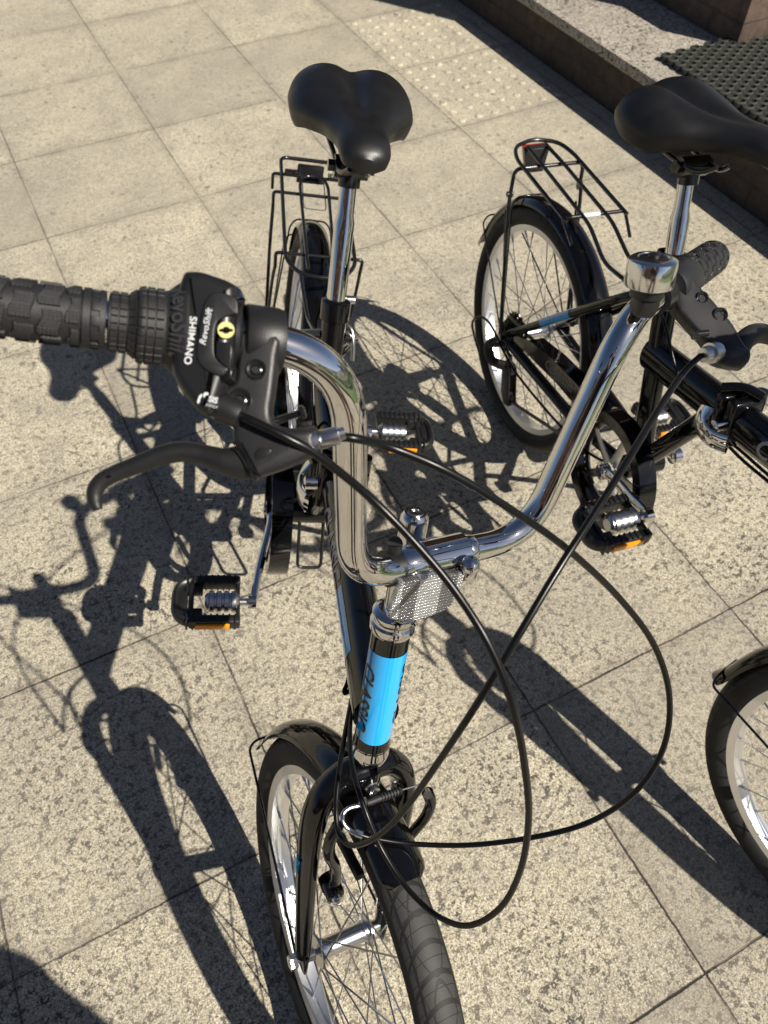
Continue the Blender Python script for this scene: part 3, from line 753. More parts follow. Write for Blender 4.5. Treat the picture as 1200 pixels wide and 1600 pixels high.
mb = MB(); p0 = L(1088, 522, .60); p1 = L(1107, 520, .60); sweep(mb, [p0, p1], .0025, 12); lathe(mb, p0, (p0 - p1), [(0, .0045), (.003, .0042)], 16); obj('reach_screw', mb, wire_b, brk2)
# ---- front reflector
ro = [(624, 907), (655, 900), (692, 894), (719, 892), (723, 897), (717, 918), (703, 942), (688, 953), (659, 963), (639, 967), (606, 964), (604, 958)]
RF = .062
SM = M(((sl.x, su.x, sf.x, SH.x), (sl.y, su.y, sf.y, SH.y), (sl.z, su.z, sf.z, SH.z), (0, 0, 0, 1))); SMi = SM.inverted()
mb = MB(); prism(mb, [SMi @ Splane(u, v, RF) for u, v in ro], V((0, 0, .006)), bev=.0008, seg=1); rfl = obj('reflector', mb, clearref, root, sharp=8); rfl.matrix_local = SM
mb = MB(); prism(mb, [SMi @ Splane(u, v, RF - .0062) for u, v in [(622, 905), (690, 892), (722, 890), (724, 896), (717, 919), (702, 944), (687, 956), (658, 966), (606, 966)]], V((0, 0, .004)), bev=.001); rh = obj('reflector_housing', mb, plastic2, rfl)
mb = MB(); lathe(mb, BC - barax * .052, barax, [(0, .0115), (0, .0142), (.0115, .0142), (.0115, .0115)], 32)
b0 = BC - barax * .046; e1 = (L(617, 850, .575) - b0)
sweep(mb, [b0, b0 + e1], [(.006, .006), (.005, .006)], 12); lathe(mb, b0 + e1, VIEW, [(-.004, .006), (.002, .006)], 16)
sweep(mb, [b0 + dirL((0, 0, -.006)), Splane(650, 925, RF - .0062)], .005, 10)
obj('reflector_bracket', mb, plastic2, root)
# ---- cables
def cable(name, pts, r=.00245):
    mb = MB(); sweep(mb, cr([L(*p_) if not isinstance(p_, V) else p_ for p_ in pts], 10), r, 16); return obj(name, mb, housing, root, sharp=80)
cable('brake_cable', [(534, 683, .4075), (560, 686, .410), (610, 699, .425), (700, 737, .435), (800, 797, .46), (890, 861, .50), (968, 935, .55), (1023, 1010, .59), (1046, 1090, .62), (1036, 1170, .64), (992, 1238, .66), (922, 1284, .69), (840, 1307, .715), (740, 1320, .74), (650, 1319, .75), (585, 1310, .745), (563, 1304, .742)])
cable('gear_cable', [(375, 650, .3955), (400, 661, .3945), (450, 685, .396), (500, 714, .405), (580, 779, .43), (650, 850, .437), (712, 925, .44), (765, 1010, .44), (800, 1100, .45), (819, 1190, .48), (826, 1280, .52), (813, 1360, .56), (782, 1418, .60), (733, 1446, .63), (685, 1432, .66), (638, 1390, .68), (598, 1330, .69), (570, 1265, .69), (550, 1195, .71), (547, 1130, .76), (556, 1075, .82), V((.84, -.020, .552)), V((.80, -.010, .545)), V((.62, .004, .492)), V((.50, -.004, .462)), V((.43, -.025, .36)), V((.35, -.05, .262)), V((.10, -.075, .235)), V((-.03, -.09, .27)), V((-.075, -.10, .235)), V((-.03, -.095, .19))])
cable('brake_cable', [(1095, 556, .602), (1070, 580, .59), (1035, 630, .56), (985, 712, .52), (930, 800, .495), (870, 893, .48), (800, 1010, .475), (740, 1108, .49), (680, 1198, .53), (632, 1265, .58), (590, 1306, .63), (552, 1321, .67), (530, 1303, .69), (525, 1258, .70), (532, 1190, .72), (544, 1120, .77), (556, 1060, .83), V((.84, -.012, .548)), V((.79, -.004, .540)), V((.62, -.004, .490)), V((.52, .004, .466)), V((.42, -.022, .50)), V((.33, -.03, .56)), V((.24, -.03, .52))])
# ---- fork
mb = MB()
lathe(mb, SH - su * .155, su, [(0, .016), (.03, .0165)], 28)
for s in (-1, 1):
    P_ = cr([S(0, s * .002, -.128), S(-.002, s * .026, -.134), S(-.002, s * .046, -.158), S(0, s * .054, -.20), S(.003, s * .055, -.26), S(.010, s * .053, -.36), S(.015, s * .052, -.408)], 8)
    n_ = len(P_); sweep(mb, P_, [(.0155 - .006 * max(0, (i - 22) / (n_ - 22)), .0135 - .005 * max(0, (i - 22) / (n_ - 22))) for i in range(n_)], 20, ref=sf)
    R = M((sf, sl, su)).transposed(); box(mb, S(.016, s * .0515, -.418), (.022, .005, .032), R, bev=.002)
fork = obj('fork', mb, paint, root, sharp=50)
mb = MB(); vs = []; fs = []
for i in range(7):
    for k in range(9):
        t = i / 6; a = (-.25 + (-1 + 2 * k / 8) * .75 * (1 - .85 * t)); vs.append(S(.0015 + .003 * t + sin(a) * .0158, -.0552 - cos(a) * .0142, -.236 - .034 * t))
for i in range(6):
    for k in range(8): fs.append([i * 9 + k, i * 9 + k + 1, i * 9 + k + 10, i * 9 + k + 9])
mb.add(vs, fs); obj('fork_decal', mb, blue, fork)
mb = MB(); lathe(mb, S(.010, 0, -.143), sf, [(0, .008), (.006, .008), (.007, .0065), (.012, .006), (.0125, .003), (.010, .0028)], 20); obj('crown_bolt', mb, steel, fork)
# ---- front brake (V type)
R = M((sf, sl, su)).transposed()
def brake_arms(Pf, nm, parent):
    for s in (-1, 1):
        mb = MB(); P_ = cr([Pf(.028, s * .036, -.272), Pf(.034, s * .038, -.245), Pf(.038, s * .044, -.215), Pf(.042, s * .055, -.185), Pf(.043, s * .057, -.162), Pf(.042, s * .050, -.142)], 6)
        sweep(mb, P_, [(.0062, .0068)] * 6 + [(.0055, .0062)] * 25, 16, ref=sf); lathe(mb, Pf(.014, s * .036, -.272), sf, [(0, .010), (.014, .011), (.024, .010), (.026, .008)], 20)
        arm = obj('brake_arm', mb, paint, parent, sharp=50)
        mb = MB(); lathe(mb, Pf(.040, s * .036, -.272), sf, [(0, .0065), (.004, .0065), (.006, .0045), (.007, 0)], 16); obj('bolt', mb, steel, arm)
        mb = MB(); box(mb, Pf(.030, s * .0225, -.222), (.052, .009, .011), R, bev=.002); obj('brake_pad', mb, rubber, arm)
brk3 = obj('brake_noodle', sweep(MB(), cr([L(566, 1304, .742), L(556, 1302, .742), L(545, 1296, .742), L(536, 1285, .742), L(536, 1272, .745), L(545, 1263, .748), L(560, 1259, .752), L(572, 1255, .755)], 8), .0024, 12), alu, root)
mb = MB(); a_ = L(573, 1255, .755); b_ = L(628, 1234, .772); d_ = (b_ - a_).normalized(); ln = (b_ - a_).length
prof = [(0, .0032), (ln * .4, .0036)] + [(ln * (.4 + .5 * i / 24), .0036 + (.0012 if i % 4 < 2 else 0)) for i in range(25)] + [(ln, .0020)]
lathe(mb, a_, d_, prof, 16); obj('cable_boot', mb, rubber, brk3)
mb = MB(); sweep(mb, [b_, L(655, 1226, .785)], .0009, 8); obj('pinch_wire', mb, steel, brk3); mb = MB(); lathe(mb, L(567, 1253, .751), VIEW, [(-.003, .0042), (.003, .0042)], 16); obj('clamp_washer', mb, steel, brk3); mb = MB(); lathe(mb, L(668, 1240, .785), VIEW, [(-.004, .0045), (.004, .0045)], 12); obj('anchor_bolt', mb, steel, brk3)
mb = MB(); lathe(mb, L(567, 1305, .741), (L(552, 1300, .742) - L(567, 1305, .741)), [(0, .0036), (.007, .0036)], 14); obj('ferrule', mb, alu, brk3)
brake_arms(S, 'f', fork)
# ---- mudguards
def mudguard(cen, ex, ey, ez, a0, a1, r=.262, hw=.026, flare=0, n=60):
    vs = []; fs = []; m = 14
    for lay in (0, 1):
        for i in range(n + 1):
            a = a0 + (a1 - a0) * i / n; e_ = min(i, n - i) / n
            wv = hw * (1 - .35 * max(0, 1 - e_ / .03) ** 2)
            for k in range(m + 1):
                t = -1 + 2 * k / m; y = wv * t; rr = r - .013 * abs(t) ** 2.6 + (-.0016 if lay else 0)
                if flare and i > n - 6: rr += .010 * ((i - n + 6) / 6) ** 2
                vs.append(cen + ex * (rr * cos(a)) + ez * (rr * sin(a)) + ey * y)
    q = (n + 1) * (m + 1)
    for lay in (0, 1):
        for i in range(n):
            for k in range(m):
                f = [lay * q + i * (m + 1) + k, lay * q + i * (m + 1) + k + 1, lay * q + (i + 1) * (m + 1) + k + 1, lay * q + (i + 1) * (m + 1) + k]; fs.append(f)
    for i in range(n):
        for k in (0, m): fs.append([i * (m + 1) + k, (i + 1) * (m + 1) + k, q + (i + 1) * (m + 1) + k, q + i * (m + 1) + k])
    for k in range(m):
        for i in (0, n): fs.append([i * (m + 1) + k, i * (m + 1) + k + 1, q + i * (m + 1) + k + 1, q + i * (m + 1) + k])
    mb = MB(); mb.add(vs, fs); return obj('mudguard', mb, paint, root, sharp=50)
D = math.radians
mg = mudguard(WC, sf, sl, su, D(70), D(163), flare=1)
for s in (-1, 1):
    e0 = WC + sf * (.262 * cos(D(158))) + su * (.262 * sin(D(158)))
    mb = MB(); sweep(mb, fil([e0 + su * .002, e0 + sl * s * .026 + su * .001, e0 + sl * s * .034 - su * .012, WC + sl * s * .058 + sf * -.004], .012), .0018, 8); obj('stay', mb, wire_b, mg)
mg2 = mudguard(V((0, 0, .25)), V((1, 0, 0)), V((0, 1, 0)), V((0, 0, 1)), D(20), D(172), flare=1)
for s in (-1, 1):
    for an in (150, 120):
        e0 = V((.262 * cos(D(an)), 0, .25 + .262 * sin(D(an))))
        mb = MB(); sweep(mb, fil([e0, e0 + V((0, s * .028, -.001)), e0 + V((.004, s * .038, -.014)), V((0, s * .072, .255))], .012), .0017, 8); obj('stay', mb, wire_b, mg2)
# rear brake on stays
def RB(f, l, u): return V((.125 - f * .75 + (u + .278) * -.15, l, .372 + (u + .278) * 1.0 + f * .3))
def RBf(f, l, u):
    base = V((.137, 0, .392)); up_ = V((-.0, 0, 1)); fw = V((.72, 0, .35))
    return base + fw * (f) + V((0, l, 0)) + V((.55, 0, .83)) * (u + .278)
for s in (-1, 1):
    mb = MB(); P_ = cr([RBf(.012, s * .036, -.278), RBf(.02, s * .047, -.235), RBf(.02, s * .048, -.195), RBf(.02, s * .034, -.165)], 6)
    sweep(mb, P_, .006, 12); arm = obj('brake_arm', mb, paint, frame, sharp=50)
    mb = MB(); lathe(mb, RBf(.014, s * .036, -.278), V((.72, 0, .35)), [(0, .007), (.012, .006)], 12); lathe(mb, RBf(.02, s * .034, -.165), (0, s, 0), [(-.006, .0045), (.006, .0045)], 12); obj('bolt', mb, steel, arm)
mb = MB(); sweep(mb, cr([RBf(.02, .035, -.165), RBf(.022, 0, -.160), RBf(.02, -.035, -.165)], 5), .002, 8); obj('brake_wire', mb, steel, frame)
# ---- seat post, saddle
sdir = (ST - BBP).normalized()
mb = MB(); lathe(mb, ST - sdir * .02, sdir, [(0, .018), (.002, .0208), (.026, .0208), (.028, .0205), (.030, .0175), (.031, .0145)], 32); box(mb, ST + V((-.022, 0, -.006)), (.012, .024, .022), bev=.003)
clamp = obj('seat_clamp', mb, paint, root)
mb = MB(); lathe(mb, ST + V((-.022, .012, -.004)), (0, 1, 0), [(0, .0055), (.012, .0062), (.018, .0060)], 16); obj('clamp_nut', mb, alu, clamp)
mb = MB(); sweep(mb, cr([ST + V((-.02, .014, -.045)), ST + V((-.01, .030, -.047)), ST + V((.005, .034, -.062)), ST + V((.015, .036, -.085))], 6), .0032, 12, ref=(0, 1, 0)); lathe(mb, ST + V((-.022, .006, -.043)), (0, 1, 0), [(0, .007), (.014, .007)], 16); obj('clamp_lever', mb, alu, clamp)
top1 = ST + sdir * .165
mb = MB(); lathe(mb, ST - sdir * .01, sdir, [(0, .0137), (.125, .0137), (.135, .0112), (.185, .0110)], 40); post = obj('seat_post', mb, chrome, root)
SZ = top1
mb = MB()
lathe(mb, SZ + V((0, 0, .012)) - sdir * .016, sdir, [(0, .0145), (.020, .0145)], 24)
lathe(mb, SZ + V((.0, -.022, .020)), (0, 1, 0), [(0, .014), (.044, .014)], 20)
lathe(mb, SZ + V((-.0, -.030, .020)), (0, 1, 0), [(0, .008), (.06, .008)], 6)
for s in (-1, 1):
    sweep(mb, fil([SZ + V((.055, s * .010, .048)), SZ + V((.035, s * .018, .028)), SZ + V((-.04, s * .022, .022)), SZ + V((-.09, s * .035, .035))], .02), .0035, 10)
sadm = obj('saddle_clamp', mb, wire_b, post)
def pcw(tab, x):
    for (a, b) in zip(tab, tab[1:]):
        if x <= b[0]: t = (x - a[0]) / (b[0] - a[0]); t = t * t * (3 - 2 * t) if len(a) > 2 else t; return a[1] + (b[1] - a[1]) * t
    return tab[-1][1]
def crv(tab, x):      # catmull interpolation
    k = 0
    while k < len(tab) - 2 and x > tab[k + 1][0]: k += 1
    a = tab[max(0, k - 1)]; b = tab[k]; c = tab[k + 1]; d = tab[min(len(tab) - 1, k + 2)]
    t = (x - b[0]) / (c[0] - b[0]); m1 = (c[1] - a[1]) / max(1e-6, c[0] - a[0]) * (c[0] - b[0]); m2 = (d[1] - b[1]) / max(1e-6, d[0] - b[0]) * (c[0] - b[0])
    return (2 * t ** 3 - 3 * t * t + 1) * b[1] + (t ** 3 - 2 * t * t + t) * m1 + (-2 * t ** 3 + 3 * t * t) * c[1] + (t ** 3 - t * t) * m2
HWt = [(0, .030), (.008, .055), (.025, .072), (.050, .081), (.080, .082), (.102, .077), (.124, .064), (.148, .048), (.175, .0375), (.20, .0325), (.225, .0310), (.24, .028), (.249, .021), (.2545, .010)]
ZTt = [(0, -.020), (.008, -.008), (.025, .002), (.055, .006), (.11, .001), (.16, -.002), (.20, .000), (.225, -.001), (.24, -.005), (.249, -.011), (.2545, -.018)]
DPt = [(0, .026), (.025, .046), (.055, .058), (.09, .056), (.12, .044), (.16, .034), (.20, .031), (.24, .027), (.2545, .016)]
mb = MB(); vs = []; fs = []; NX, NA = 90, 48
for i in range(NX + 1):
    x = .2545 * (.5 - .5 * cos(PI * i / NX)); hw_ = crv(HWt, x); zt = crv(ZTt, x); dp = crv(DPt, x)
    chan = .011 * math.exp(-((x - .085) / .065) ** 2); lobe = .010 * math.exp(-((x - .055) / .05) ** 2)
    for k in range(NA + 1):
        a = -1.72 + 3.44 * k / NA; ca = cos(a); y = hw_ * (abs(sin(a)) ** .92) * (1 if a > 0 else -1)
        z = zt - dp * (1 - (abs(ca) ** .75) * (1 if ca > 0 else -1)) * .82
        s_ = y / max(hw_, 1e-5)
        z += -chan * math.exp(-(y / .013) ** 2) + lobe * (1 - math.exp(-(y / .03) ** 2)) * (max(0, ca))
        if a > 1.45 or a < -1.45: y *= (1 - (abs(a) - 1.45) * .35)
        vs.append((x, y, z))
for i in range(NX):
    for k in range(NA): fs.append([i * (NA + 1) + k, i * (NA + 1) + k + 1, (i + 1) * (NA + 1) + k + 1, (i + 1) * (NA + 1) + k])
fs.append([k for k in range(NA + 1)]); fs.append([NX * (NA + 1) + k for k in range(NA + 1)][::-1])
for i in range(NX): fs.append([i * (NA + 1), (i + 1) * (NA + 1), (i + 1) * (NA + 1) + NA, i * (NA + 1) + NA])
mb.add(vs, fs); saddle = obj('saddle', mb, vinyl, root, sharp=60)
saddle.location = (.082, 0, .849); saddle.rotation_euler = (0, D(-6), 0)
# ---- racks
def rack_spring():
    z = .535; mb = MB()
    P_ = fil([(-.235, -.058, z), (-.235, .058, z), (.08, .058, z), (.115, .035, z), (.12, 0, z), (.115, -.035, z), (.08, -.058, z)], [.016, .016, .02, .02, .02, .02, .02], 6, True)
    sweep(mb, P_, .0035, 12, closed=True)
    for s in (-1, 1): pass
    sweep(mb, fil([(.10, -.022, z + .001), (-.15, -.026, z + .001), (-.178, -.018, z + .001), (-.178, .018, z + .001), (-.15, .026, z + .001), (.10, .022, z + .001)], .02, 6), .003, 10)
    for x in (-.185, -.125, .055):
        sweep(mb, fil([(x, -.072, z - .035), (x, -.073, z - .005), (x, -.060, z - .005), (x, .060, z - .005), (x, .073, z - .005), (x, .072, z - .035)], .008, 5), .003, 10)
    rk = obj('luggage_rack', mb, wire_b, root)
    mb = MB()
    for s in (-1, 1):
        sweep(mb, fil([(-.125, s * .072, z - .03), (-.10, s * .074, z - .09), (.0, s * .075, .262)], .02), .0033, 10); sweep(mb, fil([(.055, s * .072, z - .03), (.045, s * .074, z - .06), (.004, s * .077, .262)], .02), .003, 10)
        sweep(mb, fil([(.115, s * .035, z), (.20, s * .025, z - .02), (.262, s * .022, .545)], .02), .003, 10)
    obj('rack_leg', mb, wire_b, rk)
    mb = MB(); box(mb, (-.205, 0, z - .012), (.050, .044, .004), bev=.001); box(mb, (-.232, 0, z - .026), (.004, .05, .036), bev=.001); obj('reflector_plate', mb, plastic2, rk)
    mb = MB(); box(mb, (-.2365, 0, z - .026), (.005, .046, .032), bev=.001); obj('reflector', mb, red, rk)
    mb = MB()
    for s in (-1, 1):
        pts = []
        for i in range(100): a = 2 * PI * 8 * i / 99; pts.append(V((-.185 + .0055 * cos(a), s * (.028 + .024 * i / 99), z + .0055 * sin(a))))
        sweep(mb, pts, .0012, 6)
    obj('spring', mb, wire_b, rk)
    mb = MB(); sweep(mb, fil([(-.17, -.02, z - .006), (-.09, -.02, z - .01), (-.09, .02, z - .01), (-.17, .02, z - .006)], .006), .0011, 6); obj('spring_clip', mb, steel, rk)
    return rk
def rack_plain(root_):
    z = .562; mb = MB()
    sweep(mb, fil([(.085, -.058, z - .003), (-.115, -.058, z), (-.150, -.045, z + .004), (-.165, 0, z + .006), (-.150, .045, z + .004), (-.115, .058, z), (.085, .058, z - .003)], [0, .03, .02, .02, .02, .03, 0], 8), .0036, 12)
    for s in (-1, 1):
        sweep(mb, fil([(-.148, s * .020, z + .001), (-.08, s * .021, z + .001), (.10, s * .022, z - .004), (.17, s * .024, z - .03), (.262, s * .022, .545)], .02), .0034, 12)
        sweep(mb, [(.075, s * .060, z - .003), (.115, s * .056, z - .028)], .003, 8)
    sweep(mb, [(-.148, -.020, z + .001), (-.148, .020, z + .001)], .003, 8)
    sweep(mb, fil([(-.085, -.072, z - .055), (-.092, -.070, z - .006), (-.092, .070, z - .006), (-.085, .072, z - .055)], .014, 6), .0036, 12)
    sweep(mb, [(.072, -.058, z - .005), (.072, .058, z - .005)], .0034, 12)
    rk = obj('luggage_rack', mb, wire_b, root_)
    mb = MB()
    for s in (-1, 1):
        sweep(mb, fil([(-.086, s * .072, z - .04), (-.08, s * .075, z - .06), (.0, s * .076, .262)], .02), .0036, 10)
        sweep(mb, [(-.086, s * .074, z - .08), (.012, s * .079, .262)], .0022, 8)
        lathe(mb, (-.086, s * .072, z - .05), (0, s, 0), [(-.004, .006), (.006, .005)], 12)
    obj('rack_leg', mb, wire_b, rk)
    mb = MB(); prism(mb, [(-.148, -.026, z - .002), (-.148, .026, z - .002), (-.138, .017, z - .042), (-.138, -.017, z - .042)], V((.006, 0, 0)), bev=.001); obj('reflector_plate', mb, plastic2, rk)
    mb = MB(); prism(mb, [(-.156, -.026, z), (-.156, .026, z), (-.146, .017, z - .040), (-.146, -.017, z - .040)], V((.009, 0, 0)), bev=.001); obj('reflector', mb, red, rk)
    mb = MB(); lathe(mb, (.072, -.022, z - .005), (0, 1, 0), [(0, .0045), (.034, .0045)], 12); obj('white_sleeve', mb, white, rk)
    return rk
rack1 = rack_spring()
# ---- cranks
def crank_set(rt, th, first=None):
    ex = V((cos(th), 0, sin(th)));
    out = []
    for s in (-1, 1):
        d = ex * (1 if s < 0 else -1)
        c0 = BBP + V((0, s * .070, 0)); c1 = BBP + d * .16 + V((0, s * .098, 0))
        mb = MB(); sweep(mb, cr([c0, c0 + d * .03 + V((0, s * .002, 0)), c0 + d * .10 + V((0, s * .018, 0)), c1], 6), [(.011 - .004 * i / 18, .0075 - .0015 * i / 18) for i in range(19)], 16, ref=(d.z, 0, -d.x))
        lathe(mb, c0 + V((0, -s * .006, 0)), (0, s, 0), [(0, .014), (.014, .014), (.015, .009), (.0175, .009)], 20); lathe(mb, c1 + V((0, -s * .004, 0)), (0, s, 0), [(0, .011), (.012, .011)], 16)
        obj('crank_arm', mb, alu if False else chrome, rt)
        # pedal (platform level in the photograph)
        y0, y1 = .120, .212; cp = BBP + d * .16
        mb = MB()
        for fb in (-1, 1): 
            box(mb, cp + V((fb * .034, s * (y0 + .035), 0)), (.014, .075, .022), bev=.003)
        sweep(mb, fil([cp + V((-.034, s * (y0 + .070), 0)), cp + V((-.030, s * y1, 0)), cp + V((.030, s * y1, 0)), cp + V((.034, s * (y0 + .070), 0))], .03, 8), [(.011, .007)] * 20, 12, ref=(0, 0, 1))
        box(mb, cp + V((0, s * (y0 + .070), 0)), (.060, .008, .014), bev=.002); box(mb, cp + V((0, s * (y0 + .001), 0)), (.066, .006, .016), bev=.002)
        for k in range(9):
            for fb in (-1, 1): box(mb, cp + V((fb * .034, s * (y0 + .005 + k * .0088), 0)), (.0145, .003, .0255), bev=.001)
        for fb in (-1, 1): box(mb, cp + V((fb * .022, s * (y0 + .068), -.001)), (.018, .030, .012), bev=.002)
        box(mb, cp + V((0, s * (y1 - .010), -.001)), (.050, .014, .012), bev=.002)
        pd = obj('pedal', mb, plastic2, rt)
        mb = MB(); lathe(mb, c1, (0, s, 0), [(0, .0055), (.022, .0055)], 14)
        lathe(mb, cp + V((0, s * (y0 - .002), 0)), (0, s, 0), [(0, .010)] + [(x, r_) for k in range(4) for x, r_ in ((.006 + k * .011, .0165), (.012 + k * .011, .0165), (.0135 + k * .011, .0135), (.0155 + k * .011, .0135))] + [(.052, .010)], 24); obj('barrel', mb, alu, pd)
        for fb in (-1, 1):
            mb = MB(); box(mb, cp + V((fb * .0425, s * (y0 + .038), 0)), (.004, .050, .011), bev=.0008); obj('reflector', mb, orange, pd)
crank_set(root, math.radians(-9.7))
# chainwheel, guard, chain
mb = MB(); cy_ = -.052
def ringm(mb, r0, r1, y0, y1, c=BBP, seg=72, teeth=0):
    vs = []; fs = []
    for k in range(seg):
        a = 2 * PI * k / seg; e_ = (.004 if teeth and (k % 2) else 0)
        for r, y in ((r0, y0), (r1 + e_, y0), (r1 + e_, y1), (r0, y1)): vs.append((c.x + r * cos(a), y, c.z + r * sin(a)))
    for k in range(seg):
        l = (k + 1) % seg
        for q in range(4): fs.append([k * 4 + q, l * 4 + q, l * 4 + (q + 1) % 4, k * 4 + (q + 1) % 4])
    mb.add(vs, fs)
ringm(mb, .074, .086, cy_ - .0015, cy_ + .0015, seg=92, teeth=1)
for k in range(5):
    a = 2 * PI * k / 5 + .3; d = V((cos(a), 0, sin(a))); sweep(mb, [BBP + V((0, cy_ - .006, 0)) + d * .012, BBP + V((0, cy_ - .003, 0)) + d * .078], [(.003, .010), (.002, .007)], 10, ref=(0, 1, 0))
obj('chainwheel', mb, alu, root)
mb = MB(); ringm(mb, .086, .104, -.075, -.0735); ringm(mb, .1035, .1055, -.075, -.044)
P_ = [(.33, .368), (.35, .383), (.10, .318), (.06, .300), (.04, .268), (.055, .262), (.075, .285), (.12, .298)]
prism(mb, [V((x, -.0745, z)) for x, z in [(.345, .372), (.30, .372), (.18, .349), (.10, .325), (.06, .303), (.05, .285), (.12, .300), (.22, .322), (.325, .335)]], V((0, .0015, 0)))
prism(mb, [V((x, -.060, z)) for x, z in [(.345, .3725), (.30, .3725), (.18, .3495), (.10, .3255), (.10, .3235), (.18, .3475), (.30, .3705), (.345, .3705)]], V((0, .030, 0)))
cg = obj('chain_guard', mb, paint, root, sharp=30)
lettering('CLASSIC', .026, lambda x, y: V((.215 + x, -.0757, .339 + x * .20 + y)), darkprint, cg, shear=.25, bold=.0005)
mb = MB(); cp_ = []
for k in range(25): a = PI / 2 - PI * k / 24; cp_.append(V((BBP.x + .086 * cos(a), cy_, BBP.z + .086 * sin(a))))
cp_ += [V((.25, -.05, .215)), V((.06, -.05, .125)), V((.03, -.05, .130)), V((.015, -.05, .155)), V((.03, -.05, .19)), V((.02, -.05, .212)), V((-.02, -.05, .212)), V((-.038, -.05, .25)), V((-.02, -.05, .283)), V((.01, -.05, .288))]
cp_ = [p_ for p_ in cp_]
pts = []
for i in range(len(cp_)): pts.append(cp_[i])
sweep(mb, pts + [cp_[0]], [(.004, .003)] * (len(pts) + 1), 8, ref=(.001, 1, 0.001)); obj('chain', mb, mat('chain_steel', (.12, .11, .10), .4, .9), root)
mb = MB()
prism(mb, [V((x, -.058, z)) for x, z in [(.025, .198), (.04, .195), (.072, .122), (.052, .112), (.030, .130), (.012, .180)]], V((0, .003, 0)), bev=.001)
prism(mb, [V((x, -.042, z)) for x, z in [(.025, .198), (.04, .195), (.072, .122), (.052, .112), (.030, .130), (.012, .180)]], V((0, .003, 0)), bev=.001)
sweep(mb, cr([(0, -.075, .245), (-.012, -.088, .225), (.005, -.085, .20), (.025, -.062, .195)], 6), [(.010, .008)] * 19, 14); lathe(mb, (0, -.066, .240), (0, -1, 0), [(0, .012), (.020, .010)], 18)
der = obj('derailleur', mb, plastic2, root)
mb = MB()
for c_ in ((.026, .188), (.052, .128)):
    mb = MB(); ringm(mb, .004, .014, -.054, -.046, V((c_[0], 0, c_[1])), 22, 1); obj('jockey_wheel', mb, wire_b, der, smooth=False)
# hinge
mb = MB()
HX = V((.520, 0, .513)); hdx = (V((.60, 0, .533)) - V((.44, 0, .493))).normalized(); hup = V((-hdx.z, 0, hdx.x)); RH = M((hdx, V((0, 1, 0)), hup)).transposed()
for q in (-.011, .011): box(mb, HX + hdx * q, (.018, .056, .074), RH, bev=.006, seg=3)
for z_ in (-.026, 0, .026): lathe(mb, HX + V((0, .033, 0)) + hup * (z_ - .011), hup, [(0, .0095), (.022, .0095)], 18)
sweep(mb, cr([HX + V((0, -.02, 0)) + hup * .040 - hdx * .02, HX + V((0, .0, 0)) + hup * .046, HX + V((0, .015, 0)) + hup * .040 + hdx * .02], 5), .008, 12)
hin = obj('folding_hinge', mb, paint, frame)
mb = MB(); sweep(mb, cr([HX + V((.0, -.036, 0)) - hdx * .020 + hup * .014, HX + V((0, -.048, 0)) - hdx * .012 - hup * .006, HX + V((0, -.050, 0)) + hdx * .014 - hup * .014, HX + V((0, -.044, 0)) + hdx * .042 - hup * .010], 8), [(.0035, .013)] * 25, 16, ref=(0, 1, 0)); lathe(mb, HX + V((0, -.028, 0)) + hdx * .010, (0, -1, 0), [(0, .009), (.016, .009), (.018, .006)], 18)
obj('latch_lever', mb, chrome, frame)
# frame stickers on the main tube: right side and left side
md = (MT[2] - MT[1]).normalized(); mu = V((-md.z, 0, md.x))
def tube_pt(s, h_, off=.0004, side=-1):    # s along from hinge, h_ height on the side
    c = MT[1] + md * s; a = math.asin(max(-.98, min(.98, h_ / .029))); return c + mu * ((.029 + off) * sin(a)) + V((0, side * (.0225 + off) * cos(a), 0))
lettering('CLASSIC', .036, lambda x, y: tube_pt(.125 - x * -1, y + .002), greyprint, frame, shear=.2, bold=.0008, sub=.003)
mb = MB(); vs = []; fs = []
for i in range(13):
    for k in range(9):
        s_ = .205 + .095 * i / 12; h_ = -.012 + .028 * k / 8; vs.append(tube_pt(s_, h_, .0003))
for i in range(12):
    for k in range(8): fs.append([i * 9 + k, i * 9 + k + 1, i * 9 + k + 10, i * 9 + k + 9])
mb.add(vs, fs); obj('frame_sticker', mb, blue, frame)
lettering('RALEIGH', .014, lambda x, y: tube_pt(.252 + x, y + .002, .0006), ink, frame, bold=.0004) if False else None
# stand loop under bottom bracket and kickstand
mb = MB(); sweep(mb, fil([(.395, -.020, .262), (.452, -.020, .190), (.452, .020, .190), (.395, .020, .262)], .010), .003, 10); obj('prop_loop', mb, wire_b, frame)
mb = MB(); sweep(mb, cr([(.345, .030, .262), (.345, .055, .245), (.30, .105, .10), (.285, .128, .008)], 6), [.0065] * 19, 14); obj('kickstand', mb, alu, root)

# ================================================================== SECOND BICYCLE = copy of the tree
def copy_tree(o, parent=None, skip=()):
    c = o.copy(); C.objects.link(c)
    if parent is not None: c.parent = parent
    for ch in list(o.children):
        if ch in skip: continue
        copy_tree(ch, c, skip)
    return c
skip = [rack1] + [o for o in root.children if o.name.split('.')[0] in ('crank_arm', 'pedal')]
b2 = copy_tree(root, None, skip); b2.matrix_world = POSE2
b2['label'] = 'farther black bicycle at right, front cut off by the photo edge, kerb step behind'
root['group'] = 'black folding bicycles on the paving'; b2['group'] = root['group']
for ch in b2.children:
    nm = ch.name.split('.')[0]
    if nm in ('seat_post', 'saddle'): ch.location = V(ch.location) - sdir * .054
    if nm == 'saddle': ch.location += V((.010, -.022, -.006)); ch.rotation_euler = (0, D(-5), D(19))
rack_plain(b2)
crank_set(b2, math.radians(25.8))
fr2 = [c for c in b2.children if c.name.startswith('frame')][0]
